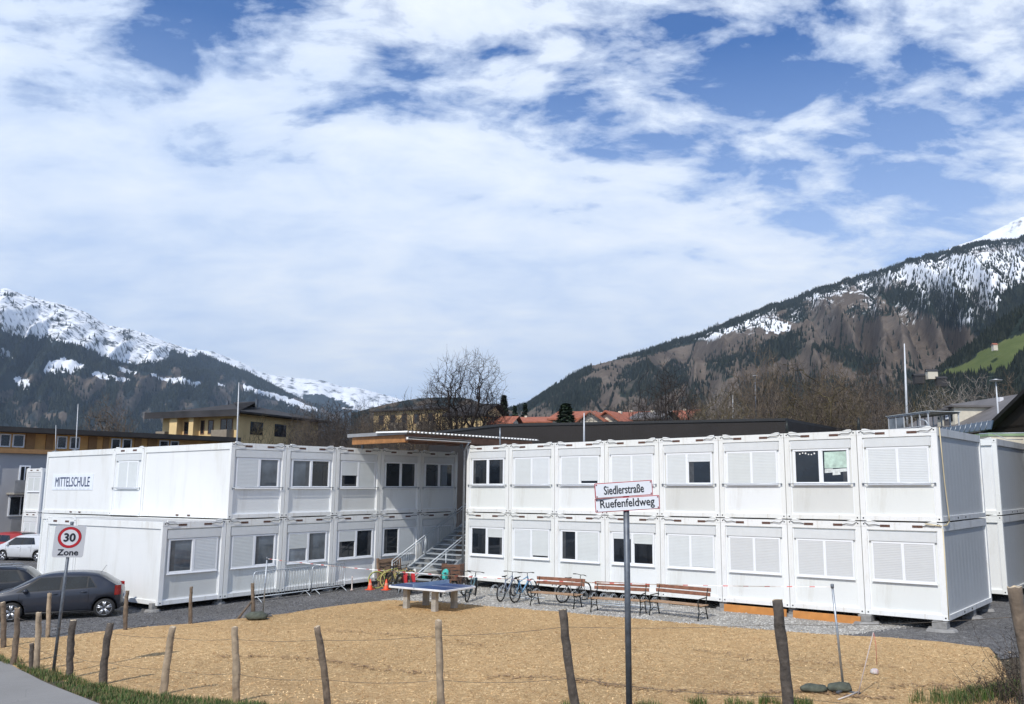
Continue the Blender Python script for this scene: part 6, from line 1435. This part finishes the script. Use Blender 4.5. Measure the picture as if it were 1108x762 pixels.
for i, (px, py, d, h, n) in enumerate(((1095, 655, 19, 1.1, 60), (1080, 680, 17.5, .5, 60), (1104, 630, 21, 1.4, 60), (1098, 690, 14.5, .5, 60), (1088, 712, 14, .35, 60), (1072, 664, 20, .45, 50), (1102, 715, 12, .35, 70))):
    p = at(px, py, d=d); brush(p.x, p.y, 'bare thorny brushwood on the dark bank at the right edge', h, n, 50+i, 1.6)
# dry leaves on the bank
b = MB(); rnd = random.Random(12)
for i in range(9000):
    x = rnd.uniform(1.8, 7.5); y = rnd.uniform(-16, 4)
    if x < 2.3+.18*max(0, -y)*.9: 
        if rnd.random() < .93: continue
    z = zg(x, y)+.02; a = rnd.uniform(0, 6.28); s = rnd.uniform(.02, .045); b.add([(x+s*math.cos(a), y+s*math.sin(a), z), (x+s*math.cos(a+2.1), y+s*math.sin(a+2.1), z+rnd.uniform(0, .03)), (x+s*math.cos(a+4.2), y+s*math.sin(a+4.2), z+rnd.uniform(0, .03))], [(0, 1, 2)], rnd.choice((0, 1, 2)))
tag(b.build('dead_leaves', [mat('leaf_brown', (.13, .075, .04), .9), mat('leaf_grey', (.17, .14, .10), .9), mat('moss_green', (.05, .085, .02), .9)]), 'dead leaves and moss littering the right bank', 'dead leaves', kind='stuff')

# ------------------------------------------------------------------ mountains
def interp(T, x): return lerp(T, x)
def mountain(name, sil, x0, x1, dx, rows_, rf, rr_, colf, rough, label=None, foot=445, shear=.0, amp=1, back=.35, pw=1.25, spur=9, ridgenoise=1.0, seed=0):
    """terrain rising from distance rf to a crest at rr_, its crest elevation measured from the photograph's skyline"""
    cols = []; px = x0
    while px <= x1: cols.append(px); px += dx
    V = []; CL = []; nr = rows_+6
    for px in cols:
        sy = interp(sil, px); v = ray(px, sy); h = math.hypot(v[0], v[1]); rc = rr_(px) if callable(rr_) else rr_; r0 = rf(px) if callable(rf) else rf; ze = CAM[2]+v[2]/h*rc
        ux, uy_ = v[0]/h, v[1]/h
        for j in range(nr):
            if j <= rows_:
                t = j/rows_; d = r0+(rc-r0)*t; zb_ = -3+(ze+3)*t**pw
                X, Y = CAM[0]+ux*d, CAM[1]+uy_*d
                s1 = noise.noise((px/1108*spur*4+t*shear+seed, t*2.2, seed)); s2 = noise.noise((px/1108*spur*11+t*shear*2, t*6, seed+3)); s3 = noise.noise((X*.006, Y*.006, seed+5)); s4 = noise.noise((X*.02, Y*.02, 9))
                dz = (ze*.16*(1-abs(s1)*2)+ze*.06*s2+ze*.03*s3+ze*.014*s4)*amp*math.sin(math.pi*min(1, t*1.02))**.8
                if t > .9: dz *= (1-t)/.1
                Z = zb_+dz+ridgenoise*ze*.006*noise.noise((px*.35, 0, seed))*(t**8)
                # never poke above the crest as seen from the place
                lim = CAM[2]+(ze-CAM[2])/rc*d*(.999 if t < 1 else 1); Z = min(Z, lim-.0) if t < 1 else Z
            else:
                q = (j-rows_)/6; d = rc*(1+back*q); X, Y = CAM[0]+ux*d, CAM[1]+uy_*d; Z = ze*(1-q*q*1.05)
            V.append((X, Y, Z))
            hh = math.hypot(X-CAM[0], Y-CAM[1]); e_ = (Z-CAM[2])/hh
            CL.append(colf(px, PPY+FL*0+_py(px, e_), X, Y, Z, t if j <= rows_ else 1))
    n = nr; F = [(i*n+j, (i+1)*n+j, (i+1)*n+j+1, i*n+j+1) for i in range(len(cols)-1) for j in range(n-1)]
    me = bpy.data.meshes.new(name); me.from_pydata(V, [], F); me.update()
    at_ = me.color_attributes.new('cover', 'FLOAT_COLOR', 'POINT'); at_.data.foreach_set('color', [c for q in CL for c in (q[0], q[1], q[2], 1)])
    me.polygons.foreach_set('use_smooth', [True]*len(me.polygons))
    def bld(m, N, L, b):
        tc = N.new('ShaderNodeTexCoord'); vv = tc.outputs['Object']; a = N.new('ShaderNodeVertexColor'); a.layer_name = 'cover'; s = N.new('ShaderNodeSeparateColor'); L.new(a.outputs['Color'], s.inputs[0])   # r snow, g conifers, b meadow
        fine_ = n_noise(N, L, vv, rough*1.0, 7, .68); mid_ = n_noise(N, L, vv, rough*.22, 7, .65)
        def thr(src, nz_, k, w_=.06):
            m1 = N.new('ShaderNodeMath'); m1.operation = 'MULTIPLY_ADD'; L.new(nz_, m1.inputs[0]); m1.inputs[1].default_value = k; L.new(src, m1.inputs[2]); m2 = N.new('ShaderNodeMath'); m2.operation = 'SUBTRACT'; L.new(m1.outputs[0], m2.inputs[0]); m2.inputs[1].default_value = k/2; return n_ramp(N, L, m2.outputs[0], (.5-w_, 0.0), (.5+w_, 1.0))
        brown = n_ramp(N, L, fine_, (.3, COLS['br0']), (.5, COLS['br1']), (.72, COLS['br2'])); brown = n_mix(N, L, .45, brown, n_ramp(N, L, mid_, (.35, COLS['br0']), (.6, COLS['br2'])))
        dk = n_ramp(N, L, fine_, (.3, COLS['f0']), (.7, COLS['f1'])); c = n_mix(N, L, thr(s.outputs[1], mid_, .9), brown, dk)
        md = n_ramp(N, L, mid_, (.3, (.070, .095, .032)), (.7, (.125, .145, .055))); c = n_mix(N, L, s.outputs[2], c, md)
        sn = n_ramp(N, L, fine_, (.3, (.70, .74, .80)), (.6, (.88, .90, .92))); c = n_mix(N, L, thr(s.outputs[0], fine_, 1.2, .10), c, sn)
        L.new(c, b.inputs['Base Color']); b.inputs['Roughness'].default_value = .95; b.inputs['Specular IOR Level'].default_value = .05
        n_bump(N, L, b, fine_, .8, 1.0/rough*.25)
    me.materials.append(attr_mat(name+'_surface', bld)); o = bpy.data.objects.new(name, me); C.objects.link(o); tag(o, label, kind='structure'); return o, V, CL
COLS = dict(br0=(.058, .046, .037), br1=(.112, .090, .072), br2=(.185, .152, .122), f0=(.010, .016, .014), f1=(.030, .042, .034))
def _py(px, e_):
    # photo row of a point with tangent elevation e_ in this column (camera tilted by PIT)
    c, s = math.cos(PIT), math.sin(PIT); k = (px-PPX)/FL; # solve for v: (s+ v c)/sqrt((c - v s)^2 + k^2) = e
    v = 0.0
    for _ in range(12): v = (e_*math.hypot(c-v*s, k)-s)/c
    return -FL*v
def polyf(P): return lambda x, y: inpoly(x, y, P)
def nn_(x, y, s, seed=0): return noise.noise((x*s, y*s, seed))
# right mountain
silR = [(540, 446), (570, 438), (590, 425), (619, 405), (640, 396), (659, 391), (703, 378), (730, 368), (758, 361), (780, 350), (807, 341), (830, 332), (857, 324), (880, 313), (906, 306.5), (930, 298), (956, 292), (975, 284), (995, 279), (1020, 272), (1035, 269.5), (1055, 264), (1080, 260), (1108, 257), (1180, 250)]
lowR = [(690, 371), (757, 367), (800, 362), (830, 358), (870, 352), (905, 350), (950, 345), (1000, 352), (1050, 352), (1108, 310), (1180, 300)]
def colR(px, py, X, Y, Z, t):
    w1 = 9*nn_(px, py, .05, 1)+5*nn_(px, py, .13, 2); top = interp(silR, px); lo = interp(lowR, px)+w1; sn = 0
    if px > 690 and py < lo: sn = .50+.26*nn_(px, py*.5, .06, 3)+.12*nn_(px, py, .45, 4)-(.16 if inpoly(px, py, [(840, 330), (960, 312), (1010, 318), (1060, 332), (1108, 305), (1140, 300), (1140, 355), (840, 355)]) else 0)
    for P, v in (([(958, 292), (995, 283), (1030, 277), (1070, 275), (1120, 268), (1120, 300), (1085, 296), (1060, 302), (1045, 318), (1015, 310), (985, 305), (968, 304)], .30), ([(822, 352), (838, 344), (850, 350), (856, 358), (842, 361)], .5), ([(752, 366), (775, 358), (800, 352), (812, 346), (815, 350), (795, 358), (770, 366)], .42), ([(757, 352), (775, 348), (790, 344), (790, 348), (770, 354)], .3), ([(1050, 300), (1108, 275), (1120, 290), (1085, 310), (1078, 325), (1068, 345), (1060, 330)], .12)):
        if inpoly(px+5*nn_(px, py, .12, 4), py+4*nn_(px, py, .12, 5), P): sn = max(sn, .5+v)
    if py-top < 4 and px > 640: sn -= .25
    fo = .34+.35*nn_(px+py*.8, py*.7, .022, 7)
    if py-top < 9: fo += .28
    for P, v in (([(655, 405), (690, 395), (715, 392), (745, 400), (735, 420), (700, 430), (660, 428)], .18), ([(935, 315), (1000, 312), (1060, 330), (1108, 300), (1140, 300), (1140, 355), (1060, 372), (1000, 340), (960, 330)], .42), ([(760, 395), (800, 380), (850, 365), (880, 352), (905, 350), (930, 372), (960, 400), (930, 410), (880, 380), (830, 395), (780, 415)], .22), ([(860, 330), (960, 340), (940, 352), (880, 352), (840, 345)], .25), ([(700, 418), (800, 410), (860, 412), (940, 420), (960, 432), (700, 440)], .2), ([(570, 430), (600, 418), (640, 412), (660, 420), (640, 445), (560, 448)], .3)):
        if inpoly(px+8*nn_(px, py, .06, 8), py+6*nn_(px, py, .06, 9), P): fo += v
    for P in ([(640, 395), (700, 384), (760, 372), (800, 372), (740, 398), (690, 392), (640, 404)], [(880, 362), (960, 352), (1040, 365), (1020, 395), (950, 400), (900, 372)], [(770, 420), (830, 400), (870, 392), (900, 400), (860, 412)]):
        if inpoly(px, py, P): fo -= .22
    return (max(0, sn), max(0, fo), 0)
mR, VR, CR = mountain('mountain_right', silR, 540, 1180, 1.6, 150, lambda px: 900+(1108-px)*.4, lambda px: 2300+(px-570)*2.6, colR, .045, spur=7, shear=2.2, seed=3)
silP = [(990, 285), (1035, 266), (1050, 261), (1060, 257.5), (1075, 250), (1084, 246), (1095, 240), (1108, 234), (1140, 222), (1180, 215)]
mountain('snow_peak', silP, 985, 1180, 2.5, 40, 4600, 6200, lambda px, py, X, Y, Z, t: (.70+.18*nn_(px, py, .3, 2), .3, 0), .012, spur=8, amp=.5, pw=1.0, seed=9)
# nearer wooded hill with the meadow, right edge
silH = [(975, 425), (990, 415), (1000, 408), (1012, 400), (1030, 387), (1040, 378), (1055, 368), (1075, 352), (1090, 341), (1108, 330), (1180, 300)]
MEAD = [(1012, 409), (1022, 401), (1040, 396), (1052, 390), (1058, 382), (1072, 376), (1085, 369), (1100, 364), (1120, 360), (1120, 378), (1100, 385), (1092, 392), (1086, 402), (1068, 404), (1045, 407)]
def colH(px, py, X, Y, Z, t):
    m = 1 if inpoly(px+1.5*nn_(px, py, .2, 1), py+1.2*nn_(px, py, .2, 2), MEAD) else 0
    return (0, 1.2 if not m else 0, m)
mH, VH, CHh = mountain('wooded_hill', silH, 972, 1180, 1.3, 110, 520, 900, colH, .12, spur=3, amp=.35, seed=5)
# left mountain
silL = [(-60, 300), (0, 312), (8, 312), (20, 317), (40, 323), (70, 330), (93, 338), (116, 352), (135, 355), (155, 360), (170, 366), (182, 371), (200, 376), (210, 379), (233, 389), (272, 404), (310, 424), (341, 438), (370, 447)]
bndL = [(-60, 350), (0, 354), (18, 362), (29, 366), (41, 364), (60, 368), (83, 373), (108, 381), (127, 391), (154, 395), (181, 391), (185, 381), (200, 383), (216, 387), (225, 386), (400, 400)]
SP = [[(55, 392), (72, 387), (88, 392), (98, 394), (96, 400), (75, 404), (54, 402)], [(100, 402), (120, 403), (145, 410), (148, 414), (128, 412), (112, 408)], [(128, 396), (140, 398), (152, 404), (150, 408), (136, 402)], [(164, 405), (180, 408), (200, 408), (220, 413), (220, 418), (196, 415), (172, 410)], [(22, 408), (32, 408), (44, 418), (36, 422)], [(-5, 388), (5, 392), (2, 397), (-5, 396)], [(264, 416), (280, 420), (300, 426), (322, 434), (340, 440), (350, 446), (330, 443), (300, 432), (268, 422)], [(0, 372), (14, 380), (22, 388), (8, 384)], [(236, 412), (242, 415), (246, 418), (238, 417)]]
def colL(px, py, X, Y, Z, t):
    jx, jy = px+4*nn_(px, py, .12, 1), py+4*nn_(px, py, .12, 2); sn = 0
    if jy < interp(bndL, px): sn = .58+.22*nn_(px*.35+py*.9, py*.9-px*.35, .16, 3)+.16*nn_(px*.5+py, py*1.2-px*.6, .5, 5)+.10*nn_(px, py, .9, 6)
    if px > 214 and py < interp(silL, px)+4: sn = 0
    for P in SP:
        if inpoly(jx, jy, P): sn = .92
    fo = .95
    if jy > 405 and nn_(px, py, .035, 6) > .12: fo = .45
    if jy > 395 and nn_(px, py, .07, 7) > .28: fo = .40
    return (max(0, sn), fo, 0)
COLS.update(f0=(.014, .022, .024), f1=(.034, .046, .050))
mL, VL, CLl = mountain('mountain_left', silL, -60, 372, 1.6, 130, lambda px: 2600, lambda px: 5200+px*3, colL, .022, spur=8, shear=-3.5, seed=12, amp=.8)
silM = [(190, 382), (207, 378), (229, 380), (245, 386), (264, 393), (280, 402), (295, 406), (330, 410), (350, 412), (372, 419), (385, 419), (400, 423), (423, 429), (440, 434), (470, 440)]
mountain('snow_range', silM, 190, 470, 2.0, 50, 6500, 9000, lambda px, py, X, Y, Z, t: ((.25 if (inpoly(px, py, [(330, 428), (345, 426), (365, 432), (385, 440), (330, 445)]) or py > interp(silM, px)+24) else .62+.22*nn_(px, py, .15, 2)+.14*nn_(px, py, .6, 3)), .9, 0), .010, spur=9, amp=.5, pw=1.0, seed=21)
silW = [(385, 446), (400, 442), (420, 437), (440, 433), (455, 431), (475, 430), (500, 430), (515, 434), (530, 440), (560, 446)]
mountain('low_dark_hill', silW, 380, 560, 2, 40, 420, 760, lambda px, py, X, Y, Z, t: (0, .55+.3*nn_(px, py, .1, 1), 0), .12, spur=4, amp=.3, seed=31)

# conifers standing on the mountains : one object
def trees_on(name, spec, label, mats_):
    r_ = random.Random(17); b = MB()
    for V, CLx, nr, cnt, h0, h1, fn in spec:
        nV = len(V); done = 0; tries = 0
        while done < cnt and tries < cnt*14:
            tries += 1; i = r_.randrange(nV-nr-1)
            if i % nr >= nr-7: continue
            p = Vector(V[i]); q = Vector(V[i+nr+1]); p = p.lerp(q, r_.random()); c = CLx[i]
            if r_.random() > fn(c, (i % nr)/(nr-6.0)): continue
            done += 1; h = r_.uniform(h0, h1); w_ = h*r_.uniform(.16, .24); a0 = r_.uniform(0, 1.5); z = p.z-h*.06
            b.add([(p.x+w_*math.cos(a0+k*1.5708), p.y+w_*math.sin(a0+k*1.5708), z) for k in range(4)]+[(p.x, p.y, z+h)], [(0, 1, 4), (1, 2, 4), (2, 3, 4), (3, 0, 4)], r_.choice((0, 0, 1)))
    tag(b.build(name, mats_), label, 'forest', kind='stuff')
def fR(c, t): return 1.0 if t > .975 else min(1, max(0, (c[1]-.40)*2.6))*(.55 if c[0] > .4 else 1)+(.16 if c[0] > .4 else .008)
def fH(c, t): return 0 if c[2] > .5 else 1
mc = [mat('far_conifer_dark', (.016, .021, .018), .9, spec=.05), mat('far_conifer_green', (.032, .038, .030), .9, spec=.05)]
trees_on('mountain_conifers', [(VR, CR, 157, 44000, 7, 14, fR), (VH, CHh, 117, 12000, 3, 6.5, fH), (VL, CLl, 137, 20000, 14, 24, lambda c, t: (.9 if c[0] < .3 and c[1] > .6 else 0 if c[0] > .5 else .12))], 'countless dark conifers covering the mountain slopes', mc)
# farmhouses on the meadow hill and in the valley
for i, (px, py, w_, lb) in enumerate(((1075, 374, 3.5, 'small farmhouse with red roof at the upper edge of the green meadow'), (1004, 403, 4, 'white farmhouse in the dark valley village, highest'), (1014, 411, 4, 'farmhouse in the dark valley village, lower right'), (990, 408, 4, 'farmhouse in the dark valley village, leftmost'))):
    d = 560 if i else 780; g = at(px, py, d=d); A = (g.x, g.y); w_ *= .45*(1.5 if i else 1); B = (g.x+w_*AR[0]*2.2, g.y+w_*AR[1]*2.2)
    building('farmhouse', lb, A, B, 4, g.z-4, g.z+.8, M['roofdk'] if i > 1 else M['creamw'], M['tile'] if i == 0 else M['roofdk'], 'gable_x', rh=1.3, over=.4, group='farmhouses on the hill')

# ------------------------------------------------------------------ air
b = MB(); b.box(-14000, 14000, -7500, 16000, -30, 1850)
hz = b.build('haze', []); tag(hz, kind='stuff')
hm = bpy.data.materials.new('haze_air'); hm.use_nodes = True; t = hm.node_tree; t.nodes.remove(t.nodes['Principled BSDF']); pv = t.nodes.new('ShaderNodeVolumePrincipled')
pv.inputs['Color'].default_value = (.62, .80, 1, 1); pv.inputs['Density'].default_value = 5.6e-5; pv.inputs['Anisotropy'].default_value = .2
t.links.new(pv.outputs[0], t.nodes['Material Output'].inputs['Volume']); hz.data.materials.append(hm)
print('TOP', max(o.dimensions.z for o in S.objects if o.name.startswith('snow')), 'top', max(v[2] for v in VL), max(v[2] for v in VR))
